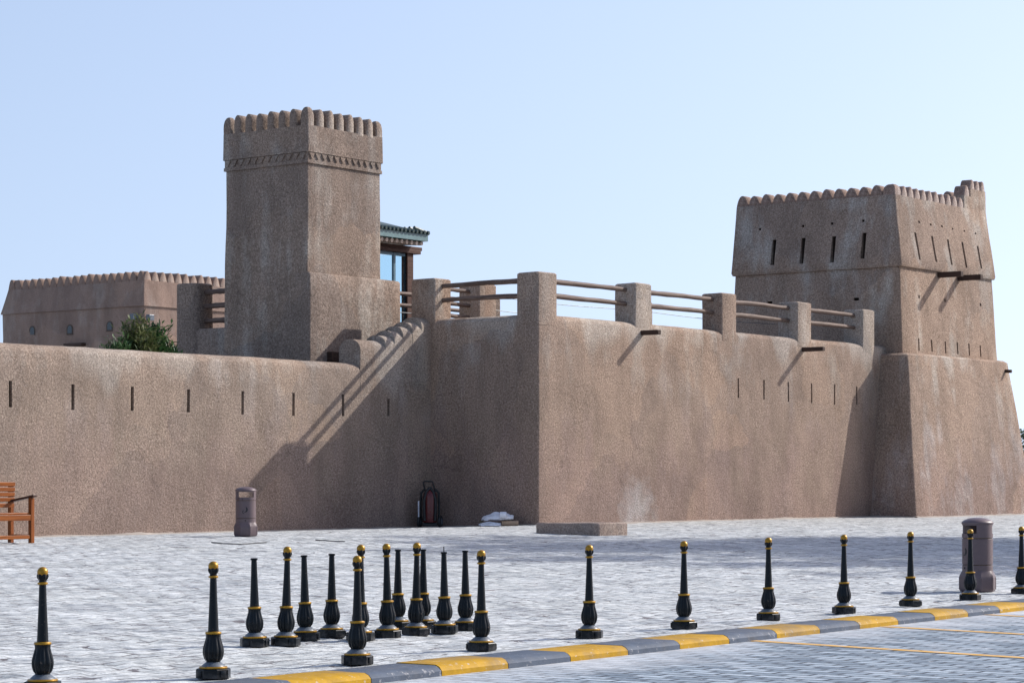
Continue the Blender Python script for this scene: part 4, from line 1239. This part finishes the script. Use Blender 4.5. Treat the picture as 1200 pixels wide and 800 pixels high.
for y in (-1, 1):
    b = bmesh.new()
    q = [(-1.55, 1.12), (-1.22, 1.52), (-.88, 1.60), (.2, 1.60), (.72, 1.14)]
    v = [b.verts.new((x, y*(.90*(1-.16*max(0, (z-1.0)/.66))+.0), z)) for x, z in q]; b.faces.new(v)
    obj('window', b, M['car_glass'], car, local=True)
    for x in (-1.35, 1.32):
        b = bmesh.new(); tt = bmesh.new(); lathe(tt, [(.2, -.1), (.31, -.1), (.33, -.06), (.33, .06), (.31, .1), (.2, .1)], 24); merge(b, tt, Matrix.Translation((x, y*.80, .33)) @ Matrix.Rotation(math.pi/2, 4, 'X')); w = obj('wheel', b, M['rubber'], car, local=True, smooth=40)
        b = bmesh.new(); tt = bmesh.new(); lathe(tt, [(.03, -.11), (.2, -.105), (.2, .105), (.03, .11)], 20); merge(b, tt, Matrix.Translation((x, y*.80, .33)) @ Matrix.Rotation(math.pi/2, 4, 'X')); obj('rim', b, M['chrome'], w, local=True, smooth=40)
b = bmesh.new(); v = [b.verts.new(p) for p in ((-1.76, -.70, 1.12), (-1.76, .70, 1.12), (-1.42, .62, 1.52), (-1.42, -.62, 1.52))]
for x in v: x.co.x -= .015
b.faces.new(v); obj('rear_window', b, M['car_glass'], car, local=True)
for y in (-.7, .7):
    b = bmesh.new(); bbox(b, -2.16, -2.02, y-.12, y+.12, .72, .95, .02); obj('tail_light', b, M['red'], car, local=True)
rb2 = far(1207, 86, -.06)
rb_t = thing('red_barrier', 'red and white plastic barrier beyond the tower foot at the right edge', 'barrier', rb2, -A)
b = bmesh.new()
loft(b, [[(x, y, 0) for x, y in ((-.6, -.25), (.6, -.25), (.6, .25), (-.6, .25))], [(x, y, .25) for x, y in ((-.6, -.22), (.6, -.22), (.6, .22), (-.6, .22))], [(x, y, .5) for x, y in ((-.58, -.1), (.58, -.1), (.58, .1), (-.58, .1))], [(x, y, .85) for x, y in ((-.56, -.08), (.56, -.08), (.56, .08), (-.56, .08))]])
bmesh.ops.bevel(b, geom=b.edges[:], offset=.02, segments=2, affect='EDGES'); obj('body', b, M['red'], rb_t, local=True)
b = bmesh.new(); bbox(b, -.4, .4, -.115, .115, .55, .72, .01); obj('reflective_strip', b, M['chrome'], rb_t, local=True)

# ================================================================ TALL TREES added out of view on the right to cast the plaza's soft shade
def tall_tree(x, y, h, seed):
    rr = random.Random(seed)
    z0 = -.06 if y > kerb_y(x) else -.75
    t = thing('added_shade_tree', 'unseen airy tree added past the right edge to shade the plaza', 'tree', (x, y, z0), 0, 'unseen trees added to shade the plaza')
    b = bmesh.new(); tube(b, [(x, y, z0), (x+.1, y+.1, h*.25), (x-.1, y, h*.5), (x, y+.1, h*.8)], [.32, .24, .17, .06], 10); obj('trunk', b, M['bark'], t, smooth=60)
    for k in range(7):
        a = k*2.4+rr.random(); zz = h*(.34+.06*k); r = 2.4*(1-.05*k)
        b = bmesh.new(); tube(b, [(x, y, zz), (x+math.cos(a)*r*.5, y+math.sin(a)*r*.5, zz+h*.06), (x+math.cos(a)*r, y+math.sin(a)*r, zz+h*.14)], [.11, .07, .03], 6); obj('limb', b, M['bark'], t, smooth=60)
    crown(t, Vector((x, y, h*.69)), 2.9, h*.27, 4200, .17, seed, M['leaf_far'])
for k, (x, y, h) in enumerate(((8.0, -16.6, 17.5), (8.5, -20.2, 17.0), (8.2, -24.0, 17.5), (12.5, -18.2, 17.0), (13.0, -22.6, 16.5), (12.0, -27.0, 17.0), (17.5, -20.6, 17.5), (18.0, -25.0, 17.0), (22.5, -23.0, 17.0))):
    tall_tree(x, y, h, 300+k)

# ================================================================ LIGHT, SKY, CAMERA
sun_dir = Vector((1.95, -1.0, 1.52)).normalized()                     # towards the sun
sd = bpy.data.lights.new('sun', 'SUN'); sd.energy = 4.15; sd.angle = R(.55); sd.color = (1.0, .965, .91)
so = bpy.data.objects.new('sun', sd); COL.objects.link(so)
so.rotation_euler = sun_dir.to_track_quat('Z', 'Y').to_euler(); so.location = (20, -30, 30)
W = bpy.data.worlds.new('World'); SC.world = W; W.use_nodes = True
nt = W.node_tree; bg = nt.nodes['Background']
sky = nt.nodes.new('ShaderNodeTexSky'); sky.sky_type = 'NISHITA'; sky.sun_disc = False
sky.sun_elevation = math.asin(sun_dir.z)
sky.sun_rotation = math.atan2(sun_dir.x, sun_dir.y)                   # clockwise from +Y
tc = nt.nodes.new('ShaderNodeTexCoord'); mp = nt.nodes.new('ShaderNodeMapping')
mp.inputs['Scale'].default_value = (1, 1, .46); mp.inputs['Location'].default_value = (0, 0, .175)
nz = nt.nodes.new('ShaderNodeVectorMath'); nz.operation = 'NORMALIZE'
nt.links.new(tc.outputs['Generated'], mp.inputs['Vector']); nt.links.new(mp.outputs[0], nz.inputs[0]); nt.links.new(nz.outputs[0], sky.inputs['Vector'])
sky.air_density = 1.0; sky.dust_density = 1.0; sky.ozone_density = 1.5; sky.altitude = 0
tint = nt.nodes.new('ShaderNodeMix'); tint.data_type = 'RGBA'; tint.blend_type = 'MULTIPLY'
tint.inputs[0].default_value = 1.0; tint.inputs[7].default_value = (1.22, 1.045, .985, 1)
nt.links.new(sky.outputs[0], tint.inputs[6]); nt.links.new(tint.outputs[2], bg.inputs['Color']); bg.inputs['Strength'].default_value = .15
cd = bpy.data.cameras.new('camera'); co = bpy.data.objects.new('camera', cd); COL.objects.link(co)
co.location = CAM; co.rotation_euler = (math.pi/2, 0, math.atan2(SA, CA)-math.pi/2)
cd.sensor_width = 36; cd.lens = F/1200*36; cd.shift_y = (HZ-400)/1200; cd.clip_end = 6000; cd.clip_start = .1
SC.camera = co
SC.view_settings.view_transform = 'Standard'; SC.view_settings.look = 'None'; SC.view_settings.gamma = 1
SC.view_settings.exposure = 0.42
SC.render.resolution_x = 1024; SC.render.resolution_y = 682
for o in list(bpy.data.objects):
    if 'base' in o.keys(): del o['base']
